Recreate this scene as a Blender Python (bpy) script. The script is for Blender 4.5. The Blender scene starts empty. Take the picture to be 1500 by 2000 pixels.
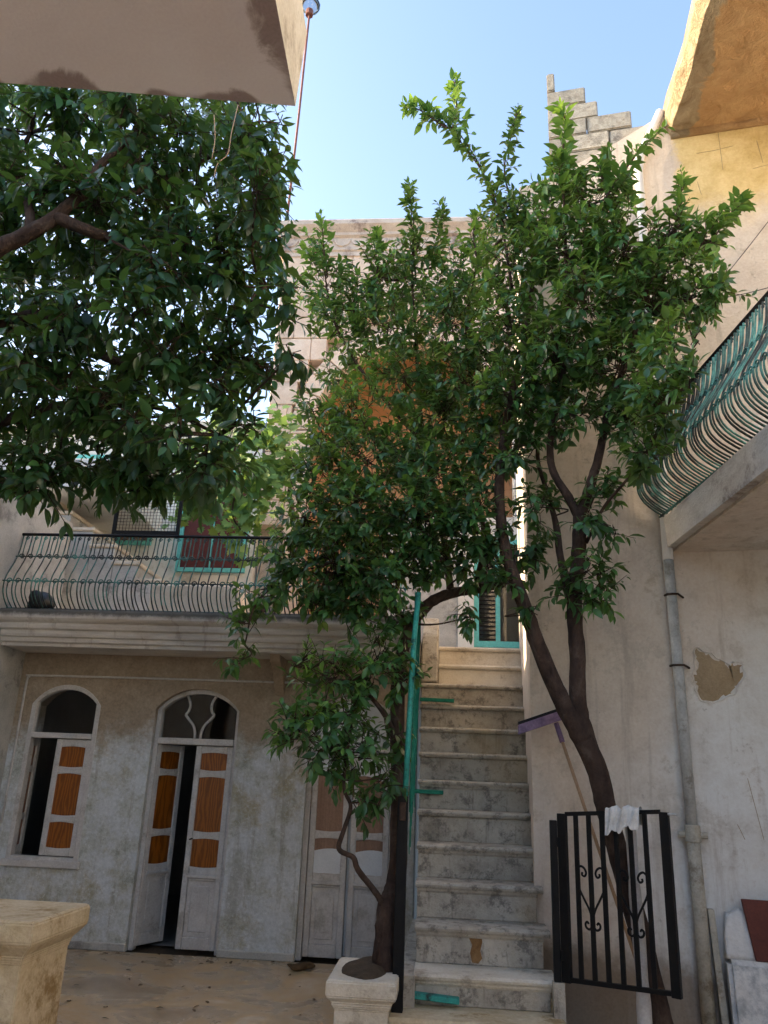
import bpy, bmesh, math, random
import numpy as np
from mathutils import Vector, Matrix

random.seed(7); RNG = np.random.default_rng(11)
R = math.radians
scene = bpy.context.scene
COL = scene.collection

# ------------------------------------------------------------------ camera
CAM = np.array([0.0, 0.0, 1.67]); FPX = 1530.0
_a, _t, _r = R(5.0), R(18.8), R(2.3)
FWD = np.array([-math.sin(_a)*math.cos(_t), math.cos(_a)*math.cos(_t), math.sin(_t)])
_r0 = np.array([math.cos(_a), math.sin(_a), 0.0]); _u0 = np.cross(_r0, FWD)
RIGHT = math.cos(_r)*_r0 + math.sin(_r)*_u0
UP = math.cos(_r)*_u0 - math.sin(_r)*_r0
cd = bpy.data.cameras.new("camera"); cam = bpy.data.objects.new("camera", cd); COL.objects.link(cam)
cd.sensor_fit = 'HORIZONTAL'; cd.sensor_width = 36.0; cd.lens = 36.0*FPX/1500.0
cd.clip_start = 0.05; cd.clip_end = 2000
m = Matrix.Identity(4)
for i in range(3):
    m[i][0] = RIGHT[i]; m[i][1] = UP[i]; m[i][2] = -FWD[i]; m[i][3] = CAM[i]
cam.matrix_world = m
scene.camera = cam

# ------------------------------------------------------------------ sky, sun, exposure
SUN_DIR = Vector((-0.93, 0.10, 0.36)).normalized()
w = bpy.data.worlds.new("World"); scene.world = w; w.use_nodes = True
nt = w.node_tree
sky = nt.nodes.new('ShaderNodeTexSky'); sky.sky_type = 'NISHITA'; sky.sun_disc = False
sky.sun_elevation = math.asin(SUN_DIR.z); sky.sun_rotation = math.atan2(SUN_DIR.x, SUN_DIR.y)
sky.air_density = 1.0; sky.dust_density = 3.0; sky.ozone_density = 1.0; sky.altitude = 300
bg = nt.nodes['Background']; bg.inputs['Strength'].default_value = 0.15
nt.links.new(sky.outputs['Color'], bg.inputs['Color'])
sd = bpy.data.lights.new("sun", 'SUN'); sd.energy = 3.2; sd.angle = R(0.6); sd.color = (1.0, 0.80, 0.52)
so = bpy.data.objects.new("sun", sd); COL.objects.link(so); so.location = (-20, 2, 20)
so.rotation_euler = SUN_DIR.to_track_quat('Z', 'Y').to_euler()
scene.view_settings.view_transform = 'Standard'; scene.view_settings.look = 'None'
scene.view_settings.exposure = 2.04; scene.view_settings.gamma = 1.0

# ------------------------------------------------------------------ pixel -> world helpers (point on a real plane)
def ray(x, y): return FWD + (x-750)/FPX*RIGHT - (y-1000)/FPX*UP
def atY(x, y, Y): d = ray(x, y); return CAM + d*(Y/d[1])
def atZ(x, y, Z): d = ray(x, y); return CAM + d*((Z-CAM[2])/d[2])
WA = np.array([0.70, 6.78, 0.0]); _al = R(10)
WU = np.array([math.cos(_al), -math.sin(_al), 0.0]); WN = np.array([-math.sin(_al), -math.cos(_al), 0.0])
def atW(x, y, o=0.0):
    d = ray(x, y); t = ((WA + WN*o - CAM) @ WN)/(d @ WN); p = CAM + d*t
    return float((p-WA) @ WU), float(p[2])
def W(s, z, o=0.0):
    p = WA + WU*s + WN*o; return (p[0], p[1], z)
def proj(P):
    d = P - CAM; k = d @ FWD
    return 750 + FPX*(d @ RIGHT)/k, 1000 - FPX*(d @ UP)/k, k

# ------------------------------------------------------------------ materials
MATS = {}
def ramp(nt, fac, stops):
    n = nt.nodes.new('ShaderNodeValToRGB'); e = n.color_ramp.elements
    while len(e) > 1: e.remove(e[-1])
    e[0].position = stops[0][0]; e[0].color = (*stops[0][1], 1)
    for p, c in stops[1:]:
        k = e.new(p); k.color = (*c, 1)
    nt.links.new(fac, n.inputs['Fac']); return n.outputs['Color']
def noise(nt, co, scale, detail=6, rough=0.6, dist=0.0, sx=None):
    n = nt.nodes.new('ShaderNodeTexNoise'); n.inputs['Scale'].default_value = scale
    n.inputs['Detail'].default_value = detail; n.inputs['Roughness'].default_value = rough
    n.inputs['Distortion'].default_value = dist
    if sx:
        mp = nt.nodes.new('ShaderNodeMapping'); mp.inputs['Scale'].default_value = sx
        nt.links.new(co, mp.inputs['Vector']); co = mp.outputs['Vector']
    nt.links.new(co, n.inputs['Vector']); return n.outputs['Fac']
def mixc(nt, fac, a, b, mode='MIX'):
    n = nt.nodes.new('ShaderNodeMix'); n.data_type = 'RGBA'; n.blend_type = mode
    if isinstance(fac, (int, float)): n.inputs[0].default_value = fac
    else: nt.links.new(fac, n.inputs[0])
    for sock, v in ((6, a), (7, b)):
        if isinstance(v, tuple): n.inputs[sock].default_value = (*v, 1)
        else: nt.links.new(v, n.inputs[sock])
    return n.outputs[2]
def math_n(nt, op, a, b=0.0, clamp=False):
    n = nt.nodes.new('ShaderNodeMath'); n.operation = op; n.use_clamp = clamp
    for i, v in enumerate((a, b)):
        if isinstance(v, (int, float)): n.inputs[i].default_value = v
        else: nt.links.new(v, n.inputs[i])
    return n.outputs[0]
def sstep(nt, v, lo, hi):
    n = nt.nodes.new('ShaderNodeMapRange'); n.interpolation_type = 'SMOOTHSTEP'
    n.inputs[1].default_value = lo; n.inputs[2].default_value = hi
    nt.links.new(v, n.inputs[0]); return n.outputs[0]
def base_mat(name, rough=0.8, spec=0.3):
    m = bpy.data.materials.new(name); m.use_nodes = True; nt = m.node_tree
    b = nt.nodes['Principled BSDF']; b.inputs['Roughness'].default_value = rough
    b.inputs['Specular IOR Level'].default_value = spec
    g = nt.nodes.new('ShaderNodeNewGeometry'); MATS[name] = m
    return m, nt, b, g.outputs['Position']
def bump(nt, b, h, strength=0.3, dist=0.01):
    n = nt.nodes.new('ShaderNodeBump'); n.inputs['Strength'].default_value = strength
    n.inputs['Distance'].default_value = dist
    nt.links.new(h, n.inputs['Height']); nt.links.new(n.outputs['Normal'], b.inputs['Normal'])
def simple(name, c1, c2, scale=6, rough=0.7, spec=0.3, c3=None, fine=60, bstr=0.25, metal=0.0, obj_rand=0.0, sx=None):
    m, nt, b, co = base_mat(name, rough, spec); b.inputs['Metallic'].default_value = metal
    f = noise(nt, co, scale, 9, 0.70, 0.08, sx)
    col = ramp(nt, f, [(0.32, c1), (0.66, c2)])
    f2 = noise(nt, co, fine, 4, 0.6)
    if c3: col = mixc(nt, sstep(nt, noise(nt, co, scale*0.43+0.7, 9, 0.74, 0.1), 0.52, 0.66), col, c3)
    col = mixc(nt, 0.35, col, ramp(nt, f2, [(0.3, (0.35,)*3), (0.7, (0.72,)*3)]), 'OVERLAY')
    if obj_rand:
        oi = nt.nodes.new('ShaderNodeObjectInfo')
        hs = nt.nodes.new('ShaderNodeHueSaturation')
        nt.links.new(math_n(nt, 'ADD', math_n(nt, 'MULTIPLY', oi.outputs['Random'], obj_rand), 1-obj_rand/2), hs.inputs['Value'])
        nt.links.new(col, hs.inputs['Color']); col = hs.outputs['Color']
    nt.links.new(col, b.inputs['Base Color'])
    if bstr: bump(nt, b, math_n(nt, 'ADD', f2, math_n(nt, 'MULTIPLY', f, 1.5)), bstr, 0.012)
    return m

# old plaster of the ground floor front: tan paint above, chalky grey-blue below, ochre damp
m, nt, b, co = base_mat('front_plaster', 0.9, 0.15)
sep = nt.nodes.new('ShaderNodeSeparateXYZ'); nt.links.new(co, sep.inputs[0])
n1 = noise(nt, co, 1.6, 10, 0.76, 0.15); n2 = noise(nt, co, 4.5, 10, 0.78, 0.1); n3 = noise(nt, co, 38, 5, 0.65)
low = ramp(nt, n2, [(0.28, (0.24, 0.24, 0.20)), (0.44, (0.48, 0.49, 0.46)), (0.54, (0.56, 0.58, 0.60)), (0.72, (0.66, 0.68, 0.70))])
low = mixc(nt, math_n(nt, 'MULTIPLY', sstep(nt, n1, 0.50, 0.66), 0.75), low, (0.36, 0.30, 0.17))
up = ramp(nt, n2, [(0.3, (0.26, 0.20, 0.145)), (0.7, (0.42, 0.34, 0.26))])
nv = noise(nt, co, 3.0, 7, 0.7, 0.1, (2.6, 2.6, 0.28))
low = mixc(nt, math_n(nt, 'MULTIPLY', sstep(nt, nv, 0.52, 0.66), 0.55), low, (0.30, 0.28, 0.23))
low = mixc(nt, math_n(nt, 'MULTIPLY', sstep(nt, noise(nt, co, 22, 6, 0.75), 0.56, 0.66), 0.45), low, (0.78, 0.80, 0.82))
line = math_n(nt, 'ADD', sep.outputs['Z'], math_n(nt, 'MULTIPLY', n1, 1.3))
col = mixc(nt, sstep(nt, line, 2.40, 2.85), low, up)
col = mixc(nt, 0.4, col, ramp(nt, n3, [(0.3, (0.3,)*3), (0.7, (0.75,)*3)]), 'OVERLAY')
nt.links.new(col, b.inputs['Base Color']); bump(nt, b, math_n(nt, 'ADD', n3, n2), 0.5, 0.012)

# plaster of the tall side house
m, nt, b, co = base_mat('side_plaster', 0.9, 0.15)
sep = nt.nodes.new('ShaderNodeSeparateXYZ'); nt.links.new(co, sep.inputs[0])
n1 = noise(nt, co, 0.9, 9, 0.66, 0.1); n2 = noise(nt, co, 2.6, 11, 0.74, 0.1); n3 = noise(nt, co, 45, 5, 0.6)
nv = noise(nt, co, 2.2, 6, 0.65, 0.2, (3.0, 3.0, 0.25))
pale = ramp(nt, n2, [(0.30, (0.50, 0.46, 0.41)), (0.44, (0.68, 0.65, 0.61)), (0.62, (0.78, 0.77, 0.75))])
tan = ramp(nt, n2, [(0.3, (0.57, 0.47, 0.385)), (0.7, (0.76, 0.665, 0.57))])
# which coat: tan towards the stair side and above, pale chalk towards the outer side below
lx = math_n(nt, 'SUBTRACT', math_n(nt, 'MULTIPLY', sep.outputs['X'], 0.8), math_n(nt, 'MULTIPLY', sep.outputs['Z'], 0.33))
side = sstep(nt, math_n(nt, 'ADD', lx, math_n(nt, 'MULTIPLY', n1, 1.2)), 0.95, 1.75)
col = mixc(nt, side, tan, pale)
col = mixc(nt, math_n(nt, 'MULTIPLY', sstep(nt, n2, 0.56, 0.68), 0.6), col, (0.40, 0.30, 0.20))
ns = noise(nt, co, 1.7, 10, 0.78, 0.1)
col = mixc(nt, math_n(nt, 'MULTIPLY', sstep(nt, ns, 0.54, 0.60), 0.38), col, (0.44, 0.38, 0.31))
col = mixc(nt, math_n(nt, 'MULTIPLY', sstep(nt, noise(nt, co, 5.5, 9, 0.8), 0.60, 0.66), 0.5), col, (0.30, 0.25, 0.20))
col = mixc(nt, math_n(nt, 'MULTIPLY', sstep(nt, nv, 0.52, 0.66), 0.45), col, (0.40, 0.33, 0.27))
# ochre limewash left on the top floor
yel = ramp(nt, n2, [(0.3, (0.52, 0.36, 0.14)), (0.6, (0.74, 0.58, 0.30))])
zz = math_n(nt, 'ADD', sep.outputs['Z'], math_n(nt, 'MULTIPLY', n1, 1.6))
xx = sstep(nt, math_n(nt, 'ADD', sep.outputs['X'], math_n(nt, 'MULTIPLY', n2, 0.5)), 2.44, 2.54)
zmask = sstep(nt, zz, 7.55, 8.1)
col = mixc(nt, math_n(nt, 'MULTIPLY', zmask, xx), col, yel)
# damp at the foot
dz = math_n(nt, 'ADD', sep.outputs['Z'], math_n(nt, 'MULTIPLY', n1, -1.2))
foot = math_n(nt, 'SUBTRACT', 1.0, sstep(nt, dz, -0.15, 0.12))
col = mixc(nt, math_n(nt, 'MULTIPLY', foot, 0.8), col, (0.20, 0.14, 0.09))
col = mixc(nt, 0.3, col, ramp(nt, n3, [(0.3, (0.36,)*3), (0.7, (0.68,)*3)]), 'OVERLAY')
nt.links.new(col, b.inputs['Base Color']); bump(nt, b, math_n(nt, 'ADD', n3, math_n(nt, 'MULTIPLY', n2, 1.2)), 0.3, 0.012)

# peeling ochre paint of the roof slab
m, nt, b, co = base_mat('soffit_paint', 0.85, 0.2)
n1 = noise(nt, co, 1.5, 7, 0.6, 0.6); n2 = noise(nt, co, 5, 8, 0.7, 0.7); n3 = noise(nt, co, 40, 4)
sep = nt.nodes.new('ShaderNodeSeparateXYZ'); nt.links.new(co, sep.inputs[0])
col = ramp(nt, n2, [(0.3, (0.48, 0.27, 0.12)), (0.7, (0.66, 0.42, 0.21))])
peel = sstep(nt, math_n(nt, 'ADD', sep.outputs['X'], math_n(nt, 'MULTIPLY', n1, 0.75)), 2.74, 2.66)
col = mixc(nt, math_n(nt, 'MULTIPLY', math_n(nt, 'SUBTRACT', 1.0, sstep(nt, math_n(nt, 'ADD', sep.outputs['X'], math_n(nt, 'MULTIPLY', n1, 0.85)), 2.78, 2.82)), 0.85), col, ramp(nt, n2, [(0.35, (0.27, 0.20, 0.12)), (0.65, (0.48, 0.40, 0.28))]))
nt.links.new(col, b.inputs['Base Color']); bump(nt, b, math_n(nt, 'ADD', n3, math_n(nt, 'MULTIPLY', n2, 5)), 0.8, 0.03)

# slab over the left: pink-grey render with dark damp edges
m, nt, b, co = base_mat('slab_render', 0.9, 0.15)
n1 = noise(nt, co, 3.0, 8, 0.7, 0.6); n2 = noise(nt, co, 1.2, 4, 0.5); n3 = noise(nt, co, 70, 4)
col = ramp(nt, n2, [(0.3, (0.72, 0.66, 0.69)), (0.7, (0.84, 0.81, 0.86))])
at = nt.nodes.new('ShaderNodeAttribute'); at.attribute_name = 'edge'
n4 = sstep(nt, noise(nt, co, 1.7, 3, 0.5), 0.36, 0.62)
dm = sstep(nt, math_n(nt, 'SUBTRACT', math_n(nt, 'MULTIPLY', math_n(nt, 'MULTIPLY', n1, n4), 0.25), at.outputs['Fac']), 0.012, 0.05)
col = mixc(nt, math_n(nt, 'MULTIPLY', dm, 0.75), col, (0.22, 0.145, 0.135))
col = mixc(nt, 0.3, col, ramp(nt, n3, [(0.3, (0.36,)*3), (0.7, (0.66,)*3)]), 'OVERLAY')
nt.links.new(col, b.inputs['Base Color']); bump(nt, b, n3, 0.25, 0.008)

# stair stone: grey with black lichen, streaks
m, nt, b, co = base_mat('stair_stone', 0.85, 0.25)
n1 = noise(nt, co, 2.6, 10, 0.74, 0.1); n2 = noise(nt, co, 9, 10, 0.8, 0.1); n3 = noise(nt, co, 60, 4)
nv = noise(nt, co, 6.0, 6, 0.7, 0.2, (2.2, 2.2, 0.3))
sep = nt.nodes.new('ShaderNodeSeparateXYZ'); nt.links.new(co, sep.inputs[0])
col = ramp(nt, n1, [(0.30, (0.25, 0.22, 0.18)), (0.5, (0.43, 0.39, 0.33)), (0.7, (0.56, 0.51, 0.43))])
col = mixc(nt, math_n(nt, 'MULTIPLY', sstep(nt, n2, 0.49, 0.62), 0.70), col, (0.09, 0.082, 0.072))
col = mixc(nt, math_n(nt, 'MULTIPLY', sstep(nt, nv, 0.56, 0.68), 0.55), col, (0.14, 0.12, 0.10))
col = mixc(nt, math_n(nt, 'MULTIPLY', sstep(nt, noise(nt, co, 1.1, 6, 0.6), 0.5, 0.62), 0.4), col, (0.46, 0.36, 0.22))
nt.links.new(col, b.inputs['Base Color']); bump(nt, b, math_n(nt, 'ADD', n3, math_n(nt, 'MULTIPLY', n2, 1.5)), 0.4, 0.01)

simple('pale_stone', (0.55, 0.48, 0.38), (0.72, 0.66, 0.56), 3, 0.8, c3=(0.34, 0.28, 0.21), bstr=0.35)
simple('ochre_stone', (0.46, 0.35, 0.20), (0.68, 0.58, 0.42), 4, 0.8, c3=(0.30, 0.20, 0.09), bstr=0.5, fine=35)
simple('cornice_stone', (0.44, 0.40, 0.36), (0.68, 0.64, 0.59), 2.5, 0.85, c3=(0.22, 0.17, 0.15), bstr=0.4, sx=(0.5, 1, 2.5))
m, nt, b, co = base_mat('balcony_stone', 0.85, 0.2)
n1 = noise(nt, co, 2.0, 9, 0.72, 0.1, (0.5, 1, 2.0)); n2 = noise(nt, co, 7, 8, 0.75); n3 = noise(nt, co, 60, 4)
nv = noise(nt, co, 3.0, 7, 0.7, 0.1, (2.5, 2.5, 0.3))
sep = nt.nodes.new('ShaderNodeSeparateXYZ'); nt.links.new(co, sep.inputs[0])
col = ramp(nt, n1, [(0.3, (0.42, 0.38, 0.34)), (0.65, (0.70, 0.67, 0.63))])
col = mixc(nt, math_n(nt, 'MULTIPLY', sstep(nt, nv, 0.54, 0.68), 0.5), col, (0.24, 0.18, 0.16))
lip = sstep(nt, math_n(nt, 'ADD', sep.outputs['Z'], math_n(nt, 'MULTIPLY', n2, 0.12)), 3.16, 3.215)
col = mixc(nt, math_n(nt, 'MULTIPLY', lip, 0.85), col, (0.06, 0.055, 0.045))
nt.links.new(col, b.inputs['Base Color']); bump(nt, b, math_n(nt, 'ADD', n3, math_n(nt, 'MULTIPLY', n2, 1.5)), 0.4, 0.01)
simple('far_block', (0.62, 0.45, 0.34), (0.76, 0.60, 0.48), 2.2, 0.85, c3=(0.50, 0.38, 0.30), bstr=0.3, obj_rand=0.16)
simple('far_cornice', (0.50, 0.40, 0.33), (0.66, 0.56, 0.48), 3, 0.85, c3=(0.26, 0.20, 0.18), bstr=0.4)
simple('arch_glow_plaster', (0.55, 0.28, 0.13), (0.68, 0.40, 0.22), 2, 0.9)  # orange puts the warm reflected light of the arch into the wall colour
simple('white_plaster', (0.66, 0.63, 0.58), (0.78, 0.76, 0.72), 2, 0.9, c3=(0.56, 0.51, 0.44))
simple('cream_plaster', (0.60, 0.50, 0.38), (0.74, 0.64, 0.52), 2, 0.9, c3=(0.46, 0.38, 0.29))
simple('grey_plaster', (0.34, 0.33, 0.31), (0.52, 0.50, 0.47), 2.4, 0.9, c3=(0.22, 0.21, 0.20))
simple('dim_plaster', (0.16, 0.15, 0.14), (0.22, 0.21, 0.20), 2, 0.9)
simple('bench_plaster', (0.60, 0.58, 0.56), (0.78, 0.76, 0.74), 4, 0.9, c3=(0.40, 0.41, 0.42), bstr=0.5, fine=30)
simple('peeled_render', (0.30, 0.21, 0.12), (0.40, 0.30, 0.19), 4, 0.95, bstr=0.6)
simple('grey_smear', (0.36, 0.31, 0.26), (0.48, 0.42, 0.36), 14, 0.95)
simple('cinder_block', (0.26, 0.23, 0.19), (0.48, 0.44, 0.37), 14, 0.95, c3=(0.20, 0.18, 0.15), fine=90, bstr=0.8, obj_rand=0.3)
simple('red_board', (0.09, 0.02, 0.013), (0.14, 0.034, 0.022), 5, 0.5, bstr=0.1)
simple('black_iron', (0.002, 0.002, 0.0025), (0.007, 0.0065, 0.007), 12, 0.6, 0.25, fine=120, bstr=0.3)
simple('teal_paint', (0.02, 0.20, 0.17), (0.05, 0.36, 0.31), 14, 0.6, 0.3, c3=(0.03, 0.035, 0.03), bstr=0.3)
simple('window_teal', (0.10, 0.42, 0.40), (0.16, 0.55, 0.51), 8, 0.55, 0.4, bstr=0.1)
simple('green_net', (0.005, 0.11, 0.07), (0.015, 0.22, 0.15), 10, 0.7)
simple('white_paint', (0.46, 0.43, 0.42), (0.60, 0.57, 0.55), 7, 0.55, 0.4, c3=(0.36, 0.33, 0.30), bstr=0.15)
simple('drain_grey', (0.36, 0.36, 0.35), (0.50, 0.50, 0.49), 9, 0.6, 0.4, c3=(0.27, 0.25, 0.22), bstr=0.15)
simple('drain_beige', (0.34, 0.31, 0.25), (0.48, 0.44, 0.37), 9, 0.7, 0.3, c3=(0.23, 0.19, 0.14), bstr=0.2)
simple('drain_white', (0.70, 0.69, 0.68), (0.80, 0.79, 0.78), 6, 0.5, 0.4, bstr=0.1)
simple('rust_mark', (0.17, 0.085, 0.03), (0.28, 0.16, 0.07), 12, 0.9)
simple('cloth_white', (0.50, 0.48, 0.45), (0.76, 0.74, 0.71), 10, 0.95, 0.1, bstr=0.3)
simple('purple_plastic', (0.13, 0.08, 0.16), (0.28, 0.19, 0.31), 14, 0.5, 0.4, bstr=0.1)
simple('stick_wood', (0.30, 0.19, 0.11), (0.46, 0.31, 0.20), 18, 0.6, sx=(1, 1, 0.2))
simple('rubber', (0.012, 0.011, 0.012), (0.03, 0.028, 0.03), 12, 0.8)
simple('bag_plastic', (0.006, 0.006, 0.007), (0.014, 0.014, 0.016), 8, 0.35, 0.5)
simple('maroon_wood', (0.085, 0.018, 0.014), (0.13, 0.03, 0.024), 8, 0.6)
simple('curtain_brown', (0.20, 0.11, 0.07), (0.32, 0.19, 0.13), 3, 0.5, 0.5, sx=(6, 1, 0.3))
simple('curtain_glare_white', (0.55, 0.57, 0.60), (0.72, 0.74, 0.78), 2, 0.6)  # white of the curtains, also used for painted reflections and gap light
simple('rust_rod', (0.13, 0.045, 0.035), (0.25, 0.11, 0.09), 12, 0.7)
simple('soil', (0.05, 0.035, 0.022), (0.10, 0.07, 0.045), 14, 0.95, bstr=0.9)
simple('dry_leaf', (0.05, 0.03, 0.015), (0.12, 0.07, 0.03), 20, 0.9)
m = simple('fruit_green', (0.05, 0.12, 0.02), (0.10, 0.20, 0.03), 20, 0.45, 0.5, fine=160)

# floor: worn ochre stone, slightly damp
m, nt, b, co = base_mat('court_floor', 0.55, 0.35)
n1 = noise(nt, co, 1.3, 8, 0.65, 0.6); n2 = noise(nt, co, 7, 8, 0.7); n3 = noise(nt, co, 50, 4)
col = ramp(nt, n1, [(0.3, (0.34, 0.23, 0.13)), (0.46, (0.50, 0.38, 0.25)), (0.55, (0.52, 0.36, 0.19)), (0.7, (0.64, 0.54, 0.42))])
col = mixc(nt, math_n(nt, 'MULTIPLY', sstep(nt, n2, 0.54, 0.70), 0.55), col, (0.20, 0.14, 0.09))
nt.links.new(col, b.inputs['Base Color'])
nt.links.new(ramp(nt, n1, [(0.40, (0.16,)*3), (0.62, (0.55,)*3)]), b.inputs['Roughness'])
bump(nt, b, math_n(nt, 'ADD', n2, math_n(nt, 'MULTIPLY', n3, 0.5)), 0.25, 0.01)

# wood-grain amber glass
m, nt, b, co = base_mat('amber_glass', 0.28, 0.5)
wv = nt.nodes.new('ShaderNodeTexWave'); wv.wave_type = 'BANDS'; wv.bands_direction = 'X'
wv.inputs['Scale'].default_value = 9; wv.inputs['Distortion'].default_value = 16; wv.inputs['Detail'].default_value = 5
mp = nt.nodes.new('ShaderNodeMapping'); mp.inputs['Scale'].default_value = (1, 1, 0.22)
nt.links.new(co, mp.inputs['Vector']); nt.links.new(mp.outputs['Vector'], wv.inputs['Vector'])
col = ramp(nt, wv.outputs['Fac'], [(0.1, (0.18, 0.05, 0.006)), (0.9, (0.31, 0.095, 0.011))])
nt.links.new(col, b.inputs['Base Color'])

# clear old glass
def glass(name, tint, rough=0.03, mixf=0.75):
    m = bpy.data.materials.new(name); m.use_nodes = True; nt = m.node_tree
    for n in list(nt.nodes):
        if n.type == 'BSDF_PRINCIPLED': nt.nodes.remove(n)
    out = nt.nodes['Material Output']
    g = nt.nodes.new('ShaderNodeBsdfGlossy'); g.inputs['Roughness'].default_value = rough
    t = nt.nodes.new('ShaderNodeBsdfTransparent'); t.inputs['Color'].default_value = (*tint, 1)
    fr = nt.nodes.new('ShaderNodeFresnel'); fr.inputs['IOR'].default_value = 1.5
    mx = nt.nodes.new('ShaderNodeMixShader')
    nt.links.new(fr.outputs[0], mx.inputs[0]); nt.links.new(t.outputs[0], mx.inputs[1]); nt.links.new(g.outputs[0], mx.inputs[2])
    nt.links.new(mx.outputs[0], out.inputs['Surface']); MATS[name] = m
glass('window_glass', (0.75, 0.78, 0.8))

# wrought iron: black with flaking teal
m, nt, b, co = base_mat('flaked_iron', 0.55, 0.4)
f = noise(nt, co, 3.0, 7, 0.7, 0.4)
nt.links.new(ramp(nt, f, [(0.44, (0.020, 0.024, 0.024)), (0.54, (0.05, 0.12, 0.11)), (0.66, (0.08, 0.30, 0.26))]), b.inputs['Base Color'])
m, nt, b, co = base_mat('teal_iron', 0.55, 0.4)
f = noise(nt, co, 4.0, 7, 0.7, 0.4)
nt.links.new(ramp(nt, f, [(0.40, (0.03, 0.04, 0.04)), (0.5, (0.05, 0.17, 0.15)), (0.62, (0.12, 0.36, 0.32))]), b.inputs['Base Color'])

# bark
m, nt, b, co = base_mat('bark', 0.9, 0.15)
n1 = noise(nt, co, 6, 8, 0.7, 0.5); n2 = noise(nt, co, 26, 6, 0.7, 0.3, (1, 1, 0.25))
col = ramp(nt, n1, [(0.3, (0.035, 0.023, 0.019)), (0.55, (0.085, 0.055, 0.043)), (0.75, (0.15, 0.12, 0.10))])
col = mixc(nt, 0.5, col, ramp(nt, n2, [(0.3, (0.25,)*3), (0.7, (0.75,)*3)]), 'OVERLAY')
nt.links.new(col, b.inputs['Base Color']); bump(nt, b, math_n(nt, 'ADD', n2, n1), 1.0, 0.03)

# leaves
def leaf_mat(name, stops, rough=0.31, trans=0.34):
    m = bpy.data.materials.new(name); m.use_nodes = True; nt = m.node_tree
    b = nt.nodes['Principled BSDF']; out = nt.nodes['Material Output']
    at = nt.nodes.new('ShaderNodeAttribute'); at.attribute_name = 'tint'
    col = ramp(nt, at.outputs['Fac'], stops)
    nt.links.new(col, b.inputs['Base Color']); b.inputs['Roughness'].default_value = rough
    b.inputs['Specular IOR Level'].default_value = 0.5
    tr = nt.nodes.new('ShaderNodeBsdfTranslucent')
    nt.links.new(mixc(nt, 0.5, col, (0.30, 0.42, 0.03), 'MIX'), tr.inputs['Color'])
    mx = nt.nodes.new('ShaderNodeMixShader'); mx.inputs[0].default_value = trans
    nt.links.new(b.outputs[0], mx.inputs[1]); nt.links.new(tr.outputs[0], mx.inputs[2])
    nt.links.new(mx.outputs[0], out.inputs['Surface']); MATS[name] = m
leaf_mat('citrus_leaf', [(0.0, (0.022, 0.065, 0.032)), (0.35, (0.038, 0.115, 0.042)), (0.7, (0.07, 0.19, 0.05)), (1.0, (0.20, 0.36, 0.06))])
leaf_mat('vine_leaf', [(0.0, (0.10, 0.22, 0.06)), (0.6, (0.20, 0.34, 0.10)), (1.0, (0.36, 0.40, 0.10))], 0.55, 0.35)

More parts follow.
